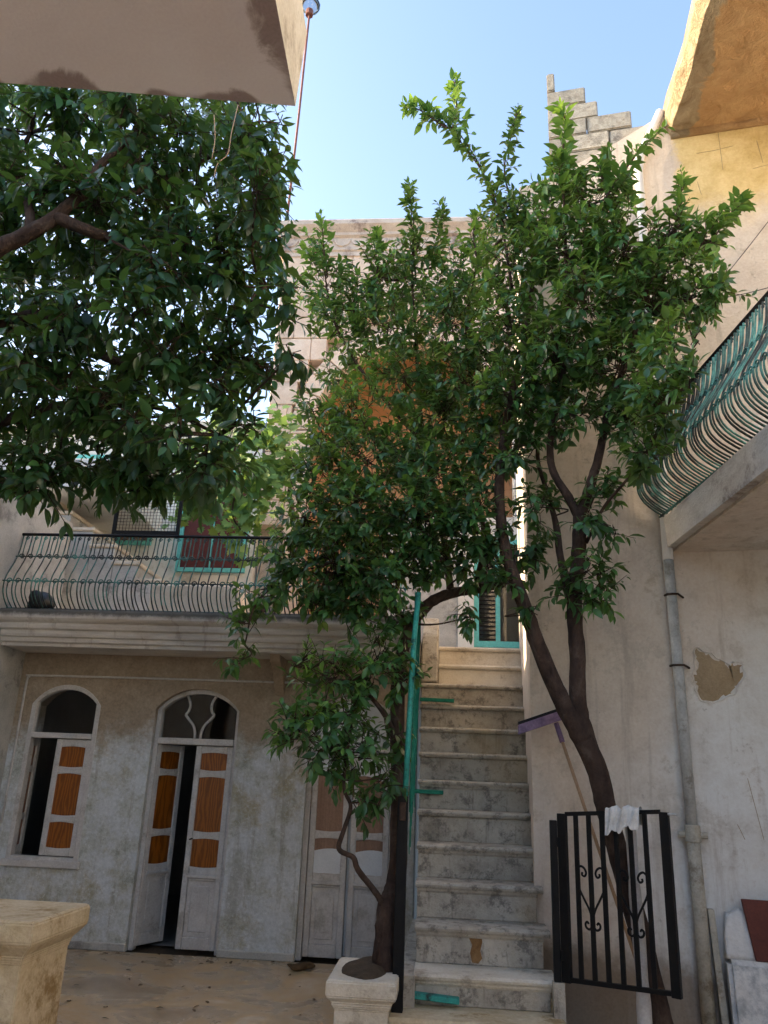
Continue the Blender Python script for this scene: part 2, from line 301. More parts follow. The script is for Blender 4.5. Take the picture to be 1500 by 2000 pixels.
# ------------------------------------------------------------------ mesh helpers
class MB:
    def __init__(s): s.v = []; s.f = []
    def add(s, vs, fs):
        o = len(s.v); s.v += [tuple(map(float, p)) for p in vs]; s.f += [tuple(i+o for i in f) for f in fs]; return s
    def hexa(s, p):   # 8 points: bottom loop 0-3, top loop 4-7
        return s.add(p, [(3, 2, 1, 0), (4, 5, 6, 7), (0, 1, 5, 4), (1, 2, 6, 5), (2, 3, 7, 6), (3, 0, 4, 7)])
    def box(s, x0, x1, y0, y1, z0, z1):
        return s.hexa([(x0, y0, z0), (x1, y0, z0), (x1, y1, z0), (x0, y1, z0), (x0, y0, z1), (x1, y0, z1), (x1, y1, z1), (x0, y1, z1)])
    def tube(s, path, rad, n=6, cap=True, jit=0.0):
        P = np.array(path, float); k = len(P)
        rr = np.full(k, rad) if np.isscalar(rad) else np.array(rad, float)
        T = np.zeros_like(P); T[1:-1] = P[2:] - P[:-2]; T[0] = P[1]-P[0]; T[-1] = P[-1]-P[-2]
        T /= np.linalg.norm(T, axis=1)[:, None] + 1e-12
        a = np.array([0, 0, 1.0]) if abs(T[0][2]) < 0.9 else np.array([1.0, 0, 0])
        u = np.cross(T[0], a); u /= np.linalg.norm(u)
        vs = []
        for i in range(k):
            u = u - T[i]*(u @ T[i]); u /= np.linalg.norm(u)+1e-12; v = np.cross(T[i], u)
            for j in range(n):
                q = 2*math.pi*j/n; r = rr[i]*(1+(random.uniform(-jit, jit) if jit else 0))
                vs.append(P[i] + r*(math.cos(q)*u + math.sin(q)*v))
        fs = [(i*n+j, i*n+(j+1) % n, (i+1)*n+(j+1) % n, (i+1)*n+j) for i in range(k-1) for j in range(n)]
        if cap: fs += [tuple(range(n-1, -1, -1)), tuple((k-1)*n+j for j in range(n))]
        return s.add(vs, fs)
    def extrude_x(s, prof, x0, x1, closed=True):  # prof: list of (y,z)
        n = len(prof)
        vs = [(x0, y, z) for y, z in prof] + [(x1, y, z) for y, z in prof]
        fs = [(i, (i+1) % n, n+(i+1) % n, n+i) for i in range(n if closed else n-1)]
        if closed: fs += [tuple(range(n-1, -1, -1)), tuple(range(n, 2*n))]
        return s.add(vs, fs)
    def mesh(s, name, mat, smooth=False, bev=0.0, fixn=True, segs=1):
        me = bpy.data.meshes.new(name); me.from_pydata(s.v, [], s.f); me.update()
        if bev or fixn:
            bm = bmesh.new(); bm.from_mesh(me)
            if fixn: bmesh.ops.recalc_face_normals(bm, faces=bm.faces)
            if bev: bmesh.ops.bevel(bm, geom=bm.edges[:], offset=bev, segments=segs, affect='EDGES', clamp_overlap=True)
            bm.to_mesh(me); bm.free()
        if mat: me.materials.append(MATS[mat])
        if smooth:
            me.polygons.foreach_set('use_smooth', [True]*len(me.polygons))
        return me
    def obj(s, name, mat, parent=None, smooth=False, bev=0.0, fixn=True, segs=1, **tags):
        return mkobj(name, s.mesh(name, mat, smooth, bev, fixn, segs), parent, **tags)
def mkobj(name, me, parent=None, label=None, cat=None, group=None, kind=None, mw=None):
    o = bpy.data.objects.new(name, me); COL.objects.link(o)
    if parent is not None:
        o.parent = parent; o.matrix_parent_inverse = WORLD[parent.name].inverted() if parent.name in WORLD else Matrix.Identity(4)
    if mw is not None: o.matrix_world = mw if parent is None else mw; o.matrix_basis = mw
    if label: o['label'] = label
    if cat: o['category'] = cat
    if group: o['group'] = group
    if kind: o['kind'] = kind
    return o
WORLD = {}
def thing(name, label, cat, loc=(0, 0, 0), group=None):
    o = mkobj(name, None, None, label, cat, group); o.location = loc; o.empty_display_size = 0.1
    WORLD[o.name] = Matrix.Translation(loc); return o
def rotz(p, c, a):
    x, y = p[0]-c[0], p[1]-c[1]; return (c[0]+x*math.cos(a)-y*math.sin(a), c[1]+x*math.sin(a)+y*math.cos(a), p[2])
def catmull(pts, n=6):
    P = [np.array(p, float) for p in pts]; P = [2*P[0]-P[1]] + P + [2*P[-1]-P[-2]]; out = []
    for i in range(1, len(P)-2):
        for k in range(n):
            t = k/n; a, b_, c, d = P[i-1], P[i], P[i+1], P[i+2]
            out.append(0.5*((2*b_)+(-a+c)*t+(2*a-5*b_+4*c-d)*t*t+(-a+3*b_-3*c+d)*t**3))
    out.append(P[-2]); return np.array(out)
def wobble_grid(mb, f, nu, nv):
    """surface sheet f(u,v)->point"""
    vs = [f(i/nu, j/nv) for j in range(nv+1) for i in range(nu+1)]
    fs = [(j*(nu+1)+i, j*(nu+1)+i+1, (j+1)*(nu+1)+i+1, (j+1)*(nu+1)+i) for j in range(nv) for i in range(nu)]
    return mb.add(vs, fs)

# ------------------------------------------------------------------ ground
MB().add([(-300, -300, -0.02), (300, -300, -0.02), (300, 300, -0.02), (-300, 300, -0.02)], [(0, 1, 2, 3)]).obj('ground', 'soil', kind='structure')
MB().add([(-4.62, -4, 0), (4.5, -4, 0), (4.5, 8.3, 0), (-4.62, 8.3, 0)], [(0, 1, 2, 3)]).obj('courtyard_floor', 'court_floor', kind='structure')

# ------------------------------------------------------------------ ground-floor front with arched openings
YW, YB = 8.30, 8.62
def arched_wall(mb, x0, x1, z1, ops, y0, y1):
    xs = [x0]
    for (a, b_, zs, sp, ap) in ops:
        xs += [a + (b_-a)*k/14 for k in range(15)]
    xs += [x1]
    def arcz(op, x):
        a, b_, zs, sp, ap = op; t = (x-(a+b_)/2)/((b_-a)/2)
        h = ap-sp; c = (b_-a)/2; rr = (c*c+h*h)/(2*h)
        return sp + math.sqrt(max(rr*rr-(t*c)**2, 0)) - (rr-h)
    def quad(xa, xb, za0, zb0, za1, zb1):
        for y in (y0, y1):
            mb.add([(xa, y, za0), (xb, y, zb0), (xb, y, zb1), (xa, y, za1)], [(0, 1, 2, 3)])
    for xa, xb in zip(xs[:-1], xs[1:]):
        op = next((o for o in ops if o[0]-1e-6 <= xa and xb <= o[1]+1e-6), None)
        if op is None: quad(xa, xb, 0, 0, z1, z1)
        else:
            za, zb = arcz(op, xa), arcz(op, xb)
            quad(xa, xb, za, zb, z1, z1)
            mb.add([(xa, y0, za), (xb, y0, zb), (xb, y1, zb), (xa, y1, za)], [(0, 1, 2, 3)])
            if op[2] > 0.01:
                quad(xa, xb, 0, 0, op[2], op[2])
                mb.add([(xa, y0, op[2]), (xb, y0, op[2]), (xb, y1, op[2]), (xa, y1, op[2])], [(0, 1, 2, 3)])
    for (a, b_, zs, sp, ap) in ops:
        for x in (a, b_): mb.add([(x, y0, zs), (x, y1, zs), (x, y1, sp), (x, y0, sp)], [(0, 1, 2, 3)])
    return arcz
OP_WIN = (-4.42, -3.66, 0.76, 2.29, 2.50)
OP_D1 = (-3.06, -2.16, 0.0, 2.28, 2.50)
OP_D3 = (-1.41, -0.50, 0.0, 2.26, 2.48)
front = thing('house_front', 'shaded ground-floor house front with peeling grey and ochre plaster under the moulded balcony', 'wall', (-2.4, 8.4, 0))
mb = MB(); arcz = arched_wall(mb, -4.60, -0.30, 2.83, [OP_WIN, OP_D1, OP_D3], YW, YB)
mb.obj('wall_face', 'front_plaster', front, fixn=False)
for xa_, xb_ in ((-4.60, -3.06), (-2.16, -1.41)): MB().box(xa_, xb_, YW-0.02, YW+0.01, 0.0, 0.07).obj('skirting', 'grey_plaster', front, bev=0.008)
# room behind the openings
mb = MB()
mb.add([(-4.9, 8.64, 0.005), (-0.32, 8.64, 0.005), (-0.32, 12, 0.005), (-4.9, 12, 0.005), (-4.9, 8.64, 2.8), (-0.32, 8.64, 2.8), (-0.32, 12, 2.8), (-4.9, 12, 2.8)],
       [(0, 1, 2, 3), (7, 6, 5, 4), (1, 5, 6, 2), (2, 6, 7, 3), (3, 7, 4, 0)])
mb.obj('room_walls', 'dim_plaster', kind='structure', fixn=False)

# thin conduit line around the window
cp = catmull([(-4.52, 8.285, 1.1), (-4.52, 8.285, 2.0), (-4.52, 8.285, 2.5), (-4.50, 8.285, 2.57), (-4.42, 8.285, 2.585), (-3.2, 8.285, 2.59), (-1.4, 8.285, 2.59)], 5)
MB().tube(cp, 0.012, 6).obj('wall_conduit', 'white_paint', smooth=True, label='thin painted conduit running over the arched window and along the wall', cat='conduit')

# --- joinery
def arch_frame(mb, op, y0, y1, wdt=0.05, full=True):
    a, b_, zs, sp, ap = op; n = 14
    xs = [a+(b_-a)*k/n for k in range(n+1)]; xi = [a+wdt+(b_-a-2*wdt)*k/n for k in range(n+1)]
    outer = [(x, arcz(op, x)) for x in xs]; inner = [(x, arcz(op, min(max(x, a), b_))-wdt) for x in xi]
    O = [(a, zs)]+outer+[(b_, zs)]; I = [(a+wdt, zs)]+inner+[(b_-wdt, zs)]
    k = len(O)
    vs = [(x, y0, z) for x, z in O]+[(x, y0, z) for x, z in I]+[(x, y1, z) for x, z in O]+[(x, y1, z) for x, z in I]
    fs = []
    for i in range(k-1):
        fs += [(i, i+1, k+i+1, k+i), (2*k+i, 3*k+i, 3*k+i+1, 2*k+i+1), (i, 2*k+i, 2*k+i+1, i+1), (k+i, k+i+1, 3*k+i+1, 3*k+i)]
    fs += [(0, k, 3*k, 2*k), (k-1, 3*k-1, 4*k-1, 2*k-1)]
    mb.add(vs, fs); return I
def lunette(name, mat, op, y, zbar, parent, wdt=0.05):
    a, b_, zs, sp, ap = op; n = 14
    xi = [a+wdt+(b_-a-2*wdt)*k/n for k in range(n+1)]
    top = [(x, y, arcz(op, x)-wdt) for x in xi]; bot = [(x, y, zbar) for x in xi]
    vs = top+bot; fs = [(i, i+1, n+2+i, n+1+i) for i in range(n)]
    return MB().add(vs, fs).obj(name, mat, parent)
def leaf(parent, hinge, wdt, z0, z1, ang, side, panes, panel=None, glassmats=None, handle=True):
    """side=+1: leaf runs to +x from the hinge; panes: list of (z0,z1); ang: swing inwards (radians)"""
    hx, hy = hinge; st = 0.062; t = 0.042
    def tr(x, y, z): return rotz((hx+side*x, hy+y, z), (hx, hy), side*ang)
    mb = MB()
    def bar(x0, x1, za, zb, ya=0.0, yb=t):
        mb.hexa([tr(*p) for p in [(x0, ya, za), (x1, ya, za), (x1, yb, za), (x0, yb, za), (x0, ya, zb), (x1, ya, zb), (x1, yb, zb), (x0, yb, zb)]])
    bar(0.004, st, z0, z1); bar(wdt-st, wdt-0.004, z0, z1)
    edges = [z0] + [v for p in sorted(panes) for v in p] + [z1]
    if panel: edges = [z0, panel[0], panel[1]] + [v for p in sorted(panes) for v in p] + [z1]
    for za, zb in zip(edges[0::2], edges[1::2]): bar(st+0.001, wdt-st-0.001, za, zb, 0.002, t-0.002)
    o = mb.obj('door_leaf', 'white_paint', parent, bev=0.006)
    # curved lips of the glazing openings
    for i, (za, zb) in enumerate(sorted(panes)):
        p = MB(); mat = glassmats[i] if glassmats else 'amber_glass'
        x0, x1 = st-0.004, wdt-st+0.004
        p.hexa([tr(*q) for q in [(x0, .018, za-.01), (x1, .018, za-.01), (x1, .026, za-.01), (x0, .026, za-.01), (x0, .018, zb+.01), (x1, .018, zb+.01), (x1, .026, zb+.01), (x0, .026, zb+.01)]])
        p.obj('pane', mat, o)
        lip = MB(); n = 8
        for zc, sg in ((zb, -1), (za, 1)):
            h = 0.011
            for k in range(n):
                xa, xb = x0+(x1-x0)*k/n, x0+(x1-x0)*(k+1)/n
                fa = h*(abs(2*k/n-1))**1.6; fb = h*(abs(2*(k+1)/n-1))**1.6
                lip.hexa([tr(xa, .006, zc+sg*-0.004), tr(xb, .006, zc+sg*-0.004), tr(xb, .016, zc+sg*-0.004), tr(xa, .016, zc+sg*-0.004),
                          tr(xa, .006, zc+sg*fa), tr(xb, .006, zc+sg*fb), tr(xb, .016, zc+sg*fb), tr(xa, .016, zc+sg*fa)])
        lip.obj('pane_lip', 'white_paint', o)
    if panel:
        p = MB(); x0, x1 = st+.0, wdt-st; za, zb = panel
        p.hexa([tr(*q) for q in [(x0, .016, za), (x1, .016, za), (x1, .03, za), (x0, .03, za), (x0, .016, zb), (x1, .016, zb), (x1, .03, zb), (x0, .03, zb)]])
        g = 0.045
        p.hexa([tr(*q) for q in [(x0+g, .006, za+g), (x1-g, .006, za+g), (x1-g, .018, za+g), (x0+g, .018, za+g), (x0+g, .006, zb-g), (x1-g, .006, zb-g), (x1-g, .018, zb-g), (x0+g, .018, zb-g)]])
        p.obj('lower_panel', 'white_paint', o, bev=0.005)
        # raised moulding below the glazing
        MB().hexa([tr(*q) for q in [(x0-.01, -.016, zb+.03), (x1+.01, -.016, zb+.03), (x1+.01, .0, zb+.02), (x0-.01, .0, zb+.02), (x0-.01, -.016, zb+.05), (x1+.01, -.016, zb+.05), (x1+.01, .0, zb+.06), (x0-.01, .0, zb+.06)]]).obj('moulding', 'white_paint', o)
    if handle:
        q = [tr(wdt-0.045, -0.002, 1.02), tr(wdt-0.045, -0.03, 1.02), tr(wdt-0.075, -0.036, 1.03)]
        MB().tube(q, 0.007, 6).obj('handle', 'black_iron', o)
    return o
YF = 8.42
YV = 8.345
# window
win = thing('arched_window', 'arched white window with amber panes, one casement swung open, beside the corner', 'window', (-4.04, YV, 0.76))
mb = MB(); arch_frame(mb, OP_WIN, YV-0.05, YV+0.05, 0.05); mb.box(-4.419, -3.661, YV-0.049, YV+0.049, 0.762, 0.80); mb.obj('window_frame', 'white_paint', win, bev=0.004)
MB().box(-4.372, -3.708, YV-0.062, YV+0.05, 1.945, 2.0).obj('transom_bar', 'white_paint', win, bev=0.006)
lunette('fanlight_pane', 'window_glass', OP_WIN, YV+0.01, 2.0, win)
MB().box(-4.45, -3.63, YW-0.035, YW-0.001, 0.70, 0.77).obj('window_sill', 'white_paint', win, bev=0.008)
leaf(win, (-3.708, YV-0.03), 0.385, 0.81, 1.94, 0.0, -1, [(0.88, 1.13), (1.19, 1.60), (1.66, 1.87)], handle=False)
leaf(win, (-4.372, YV-0.03), 0.28, 0.81, 1.94, R(98), 1, [(0.88, 1.13), (1.19, 1.60), (1.66, 1.87)], handle=False)
# door 1
d1 = thing('arched_door', 'arched double door with amber panes, one leaf ajar, under a lyre-shaped fanlight', 'door', (-2.6, YF, 0))
mb = MB(); arch_frame(mb, OP_D1, YF-0.05, YF+0.05, 0.045); mb.obj('door_frame', 'white_paint', d1, bev=0.004)
MB().box(-3.013, -2.207, YF-0.065, YF+0.05, 1.93, 1.995).obj('transom_bar', 'white_paint', d1, bev=0.006)
lunette('fanlight_pane', 'window_glass', OP_D1, YF+0.012, 1.995, d1, 0.045)
for sgn in (-1, 1):
    c = -2.61
    pts = [(c+sgn*.03, 1.99), (c+sgn*.035, 2.06), (c+sgn*.06, 2.13), (c+sgn*.115, 2.19), (c+sgn*.155, 2.235)]
    pts2 = [(c+sgn*.155, 2.235), (c+sgn*.125, 2.28), (c+sgn*.115, 2.34), (c+sgn*.135, 2.40), (c+sgn*.175, 2.455)]
    q = MB()
    for pp in (pts, pts2): q.tube(catmull([(x, YF-0.012, z) for x, z in pp], 5), 0.015, 6)
    q.obj('fanlight_muntin', 'white_paint', d1, smooth=True)
PN = [(0.76, 1.03), (1.09, 1.62), (1.68, 1.86)]
leaf(d1, (-2.207, YF-0.03), 0.40, 0.03, 1.925, 0.0, -1, PN, (0.14, 0.64))
leaf(d1, (-3.013, YF-0.03), 0.40, 0.03, 1.925, R(64), 1, PN, (0.14, 0.64), handle=False)
# door 3
d3 = thing('curtained_door', 'closed white double door with brown curtained panes behind the planter tree', 'door', (-0.95, YF, 0))
mb = MB(); arch_frame(mb, OP_D3, YF-0.05, YF+0.05, 0.05); mb.obj('door_frame', 'white_paint', d3, bev=0.004)
MB().box(-1.358, -0.552, YF-0.065, YF+0.05, 1.92, 1.985).obj('transom_bar', 'white_paint', d3, bev=0.006)
lunette('fanlight_pane', 'curtain_glare_white', OP_D3, YF+0.012, 1.985, d3, 0.05)  # white colour stands in for the reflection in the fanlight glass
P3 = [(0.76, 0.99), (0.992, 1.09), (1.15, 1.60), (1.602, 1.86)]
G3 = ['curtain_glare_white', 'curtain_brown', 'curtain_brown', 'curtain_glare_white']
def leaf3(hx, side):
    lf = leaf(d3, (hx, YF-0.03), 0.392, 0.03, 1.915, 0.0, side, [(0.76, 1.09), (1.15, 1.86)], (0.14, 0.64), ['curtain_brown', 'curtain_brown'], handle=False)
    x0, x1 = sorted((hx+side*0.062, hx+side*0.33))
    wobble_grid(MB(), lambda u, v: (x0+(x1-x0)*u, YF-0.0165, (1.66+0.03*math.sin(3*u+1.0))*(1-v)+1.855*v), 6, 2).obj('white_sheet', 'curtain_glare_white', lf)  # upper white sheet paints the sky reflection in the top pane
    wobble_grid(MB(), lambda u, v: (x0+(x1-x0)*u, YF-0.0165, 0.765*(1-v)+(0.97+0.025*math.sin(2.5*u))*v), 6, 2).obj('white_sheet', 'curtain_glare_white', lf)
leaf3(-1.358, 1); leaf3(-0.552, -1)
MB().box(-0.967, -0.943, YF+0.02, YF+0.03, 0.05, 1.9).obj('gap_light_strip', 'curtain_glare_white', d3)  # white strip stands in for light coming through the gap between the leaves

# ------------------------------------------------------------------ balcony slab with moulded edge, terrace
ZT = 3.19; YE = 7.64
bal = thing('balcony_slab', 'long balcony slab with weathered moulded stone edge over the ground-floor doors', 'balcony', (-2.8, 8.0, 2.83))
prof = [(8.299, 2.83), (7.80, 2.83), (7.80, 2.86), (7.77, 2.875), (7.77, 2.915), (7.745, 2.925), (7.735, 2.95), (7.735, 2.985), (7.705, 3.0), (7.695, 3.03), (7.70, 3.055), (7.665, 3.075), (7.645, 3.10), (YE, 3.13), (YE, 3.165), (7.655, ZT), (8.299, ZT)]
MB().extrude_x(prof, -6.2, -0.30).obj('moulded_edge', 'balcony_stone', bal)
MB().box(-9.5, -0.30, 8.301, 13.0, 2.835, ZT-0.004).obj('terrace_floor', 'grey_plaster', kind='structure')
for k, xb in enumerate((-1.80,)):
    MB().extrude_x([(8.298, 2.45), (8.298, 2.829), (7.9, 2.829), (7.95, 2.76), (8.12, 2.70), (8.2, 2.56)], xb, xb+0.10).obj('bracket', 'front_plaster', bal)

# ------------------------------------------------------------------ bellied wrought-iron railings
RP = catmull([(0, .015), (.09, .12), (.19, .185), (.30, .20), (.41, .175), (.52, .12), (.64, .065), (.80, .02), (1, 0)], 6)
def rail_prof(t, H):      # outward offset for height fraction t
    return float(np.interp(t, RP[:, 0], RP[:, 1]))*H/0.8
def railing(name, label, p0, p1, out, H, pitch, mats, group, br=1.0):
    p0 = np.array(p0, float); p1 = np.array(p1, float); L = np.linalg.norm(p1-p0); d = (p1-p0)/L; out = np.array(out, float)
    root = thing(name, label, 'railing', tuple(p0), group)
    def pt(s, t, dx=0.0): q = p0+d*(s+dx)+out*rail_prof(t, H); q[2] = p0[2]+t*H; return q
    rail_bars = [('top_rail', 1.0, 0.017), ('band_rail', 0.69, 0.007), ('band_rail', 0.33, 0.007), ('bottom_rail', 0.02, 0.012)]
    for nm, t, r_ in rail_bars:
        MB().tube([pt(0, t), pt(L/2, t), pt(L, t)], r_, 6).obj(nm, 'black_iron' if nm == 'top_rail' else mats[0], root)
    n = int(L/pitch)
    def local(t, dx): return d*dx + out*rail_prof(t, H) + np.array([0, 0, t*H])
    q = MB()
    q.tube([local(t, 0.0) for t in np.linspace(0.01, 1, 24)], 0.0072*br, 5)
    for t0, t1, amp in ((0.02, 0.33, 0.42), (0.70, 0.99, 0.40)):
        q.tube([local(t0+(t1-t0)*u, pitch*0.5-0.012*math.sin(u*math.pi)) for u in np.linspace(0, 1, 9)], 0.0062*br, 5)
    bm_ = [q.mesh('baluster', mm, True) for mm in mats]
    def spiral(tc, r0, flip):
        pts = []
        for k in range(15):
            a = k/14*2.3*math.pi; rr = r0*(1-0.72*k/14)
            c = local(tc, pitch*0.5)
            pts.append(c + d*(flip*(rr*math.cos(a))) + np.array([0, 0, rr*math.sin(a)]))
        return pts
    sc1 = MB().tube(spiral(0.33, 0.031, 1), 0.0065, 5); sc3 = MB().tube(spiral(0.69, 0.031, -1), 0.0065, 5)
    sc2 = MB().tube(spiral(0.945, 0.022, 1), 0.005, 5)
    s1 = sc1.mesh('scroll', mats[0], True); s2 = sc2.mesh('scroll', mats[0], True); s3 = sc3.mesh('scroll', mats[0], True)
    for i in range(n):
        s = (i+0.5)*pitch + random.uniform(-.006, .006); M_ = Matrix.Translation(Vector(p0+d*s))
        tm = Matrix.Translation(Vector(d*s))
        bobj = bpy.data.objects.new('baluster', random.choice(bm_)); COL.objects.link(bobj); bobj.parent = root; bobj.matrix_basis = tm
        bobj.rotation_euler.z = random.uniform(-0.04, 0.04)
        for me in (s1, s2, s3):
            so_ = bpy.data.objects.new('scroll', me); COL.objects.link(so_); so_.parent = bobj
    return root
railing('iron_railing', 'bellied black and teal wrought-iron railing on the moulded balcony above the doors', (-6.1, 7.80, ZT), (-0.36, 7.80, ZT), (0, -1, 0), 0.84, 0.098,
        ['flaked_iron', 'flaked_iron'], 'bellied wrought-iron railings')

# bag on the balcony edge
def lump(name, c, rx, ry, rz, mat, seed, amp=0.25, **tags):
    bm = bmesh.new(); bmesh.ops.create_icosphere(bm, subdivisions=3, radius=1.0)
    rg = np.random.default_rng(seed); ks = rg.normal(size=(7, 3))*2.2; ph = rg.uniform(0, 6, 7)
    for v in bm.verts:
        p = np.array(v.co); s = 1+amp*sum(math.sin(k @ p+f) for k, f in zip(ks, ph))/3
        z = p[2]*rz*s; v.co = (c[0]+p[0]*rx*s, c[1]+p[1]*ry*s, c[2]+max(z, -rz*0.55))
    me = bpy.data.meshes.new(name); bm.to_mesh(me); bm.free(); me.materials.append(MATS[mat])
    me.polygons.foreach_set('use_smooth', [True]*len(me.polygons))
    return mkobj(name, me, **tags)
lump('rubbish_bag', (-4.30, 7.84, ZT+0.07), 0.14, 0.10, 0.125, 'bag_plastic', 3, 0.35, label='small black plastic bag slumped behind the balcony railing', cat='bag')

# wire mesh screen on the rail
scr = thing('wire_screen', 'dark framed wire mesh screen fixed above the balcony railing', 'screen', (-3.2, 7.83, 4.02))
fx0, fx1, fz0, fz1, fy = -3.62, -2.88, 4.02, 5.25, 7.83
for nm, bx in (('post', (fx0, fx0+.035, fz0, fz1)), ('post', (fx1-.035, fx1, fz0, fz1)), ('frame_bar', (fx0+.036, fx1-.036, 4.06, 4.095)), ('frame_bar', (fx0+.036, fx1-.036, fz1-.035, fz1))):
    MB().box(bx[0], bx[1], fy-.017, fy+.017, bx[2], bx[3]).obj(nm, 'black_iron', scr)
q = MB(); g = 0.036
for k in range(1, int((fx1-fx0)/g)): q.box(fx0+k*g-.002, fx0+k*g+.002, fy-.002, fy+.002, 4.09, fz1-.02)
for k in range(1, int((fz1-4.09)/g)): q.box(fx0+.03, fx1-.03, fy-.0045, fy-.0025, 4.09+k*g-.002, 4.09+k*g+.002)
q.obj('wire_mesh', 'black_iron', scr, fixn=False, kind='stuff')

# ------------------------------------------------------------------ terrace: stair up, back wall, openings
ts = thing('terrace_staircase', 'grey plastered stair climbing the terrace behind the balcony railing', 'stairs', (-4.5, 9.8, ZT))
for i in range(9):
    x1 = -2.92-0.327*i; zt = ZT+0.295+0.2205*i - 0.0
    s_ = MB().box(x1-0.322, x1, 9.30, 10.5, ZT, zt-0.05).obj('step', 'grey_plaster', ts, bev=0.006)
    MB().box(x1-0.345, x1+0.025, 9.275, 10.5, zt-0.048, zt).obj('tread', 'cream_plaster', s_, bev=0.012)
MB().box(-6.9, -5.87, 9.3, 10.5, ZT, ZT+0.295+0.2205*8).obj('landing_block', 'grey_plaster', ts)
wing = thing('terrace_wing', 'cream plastered terrace house with teal windows behind the wire screen', 'house', (-5, 11, ZT))
mbw = MB()
mbw.box(-9.4, -2.89, 11.0, 13.0, ZT, 6.7); mbw.obj('wall', 'white_plaster', wing)
MB().box(-9.5, -2.88, 10.85, 13.1, 6.705, 6.85).obj('cornice', 'pale_stone', wing, bev=0.02)
def framed_window(parent, x0, x1, z0, z1, y, mat_in, n=2, fr='window_teal', w_=0.06):
    f = MB().box(x0, x0+w_, y-.06, y-.003, z0, z1).box(x1-w_, x1, y-.06, y-.003, z0, z1).box(x0+w_+.001, x1-w_-.001, y-.06, y-.003, z0, z0+w_).box(x0+w_+.001, x1-w_-.001, y-.06, y-.003, z1-w_, z1).obj('window', fr, parent)
    wd = (x1-x0-2*w_)/n
    for k in range(n):
        a = x0+w_+wd*k
        MB().box(a+.002, a+wd-.02, y-.03, y-.006, z0+w_+.002, z1-w_-.002).obj('pane', mat_in, f)
        if k: MB().box(a-.018, a+.001, y-.055, y-.005, z0+w_+.002, z1-w_-.002).obj('mullion', fr, f)
framed_window(wing, -6.0, -5.2, 5.1, 6.3, 11.0, 'curtain_glare_white')
framed_window(wing, -5.0, -4.45, 4.85, 6.2, 11.0, 'curtain_brown')
framed_window(wing, -4.02, -2.98, 4.45, 6.05, 11.0, 'maroon_wood')
MB().box(-3.9, -3.1, 10.95, 10.998, 3.75, 4.40).obj('lower_panel', 'cream_plaster', wing)
MB().box(-3.4, -2.35, 8.55, 8.95, ZT, ZT+0.50).obj('terrace_parapet', 'cream_plaster', bev=0.02, label='low cream rendered parapet block on the terrace behind the railing', cat='parapet')
MB().hexa([(-7.4, 8.9, 5.02), (-4.15, 9.0, 5.02), (-4.35, 11.0, 5.02), (-7.4, 11.0, 5.02), (-7.4, 8.9, 5.42), (-4.22, 9.0, 5.42), (-4.35, 11.0, 5.42), (-7.4, 11.0, 5.42)]).obj('overhang_slab', 'white_plaster', bev=0.01,
    label='white plastered overhang projecting above the terrace stair', cat='overhang')

# ------------------------------------------------------------------ far stone building
far = thing('stone_building', 'pale pink ashlar upper storey with carved cornice and large arch behind the citrus trees', 'building', (-0.9, 11.4, ZT))
AX, AR, ASP = -0.60, 1.55, 6.75
bmesh_cache = {}
def block_mesh(wd, hg, mat='far_block'):
    key = (round(wd, 2), round(hg, 2), mat)
    if key not in bmesh_cache:
        bmesh_cache[key] = MB().box(-wd/2+.004, wd/2-.004, -0.13, 0.13, -hg/2+.004, hg/2-.004).mesh('stone_block', mat, bev=0.010)
    return bmesh_cache[key]
def put(me, name, parent, loc, rz=0.0):
    o = bpy.data.objects.new(name, me); COL.objects.link(o); o.parent = parent
    o.matrix_basis = Matrix.Translation(Vector(loc) - WORLD[parent.name].to_translation()) @ Matrix.Rotation(rz, 4, 'Z'); return o
CH = 0.40; z = 5.2; row = 0
while z < 9.95:
    x = -2.86 + (0.0 if row % 2 else -0.30)
    while x < 1.6:
        wd = 0.60; a, b_ = max(x, -2.86), min(x+wd, 1.62); zc = z+CH/2
        # keep outside the arch ring
        def inarch(px_, pz_): return (abs(px_-AX) < AR+0.33 and pz_ < ASP) or math.hypot(px_-AX, pz_-ASP) < AR+0.33
        if b_-a > 0.08:
            segs = []
            if z+0.02 < ASP: hw = AR+0.33
            else:
                dz = max(z-ASP, 0); hw = math.sqrt(max((AR+0.33)**2-dz*dz, 0))
            l, r_ = AX-hw, AX+hw
            if hw <= 0 or b_ <= l or a >= r_: segs = [(a, b_)]
            else:
                if a < l-0.06: segs.append((a, l))
                if b_ > r_+0.06: segs.append((r_, b_))
            for (sa, sb) in segs:
                put(block_mesh(sb-sa, CH), 'stone_block', far, ((sa+sb)/2, 11.13+random.uniform(-.006, .006), zc))
        x += wd
    z += CH; row += 1
# backing wall behind the joints
q = MB(); xs = np.linspace(-2.85, 1.61, 61)
for xa, xb in zip(xs[:-1], xs[1:]):
    xm = (xa+xb)/2; dx = abs(xm-AX); zb_ = ASP+math.sqrt(max((AR+.05)**2-dx*dx, 0)) if dx < AR+.05 else ZT
    q.box(xa, xb, 11.22, 11.40, zb_, 10.0)
q.obj('backing_wall', 'far_cornice', far, fixn=False)
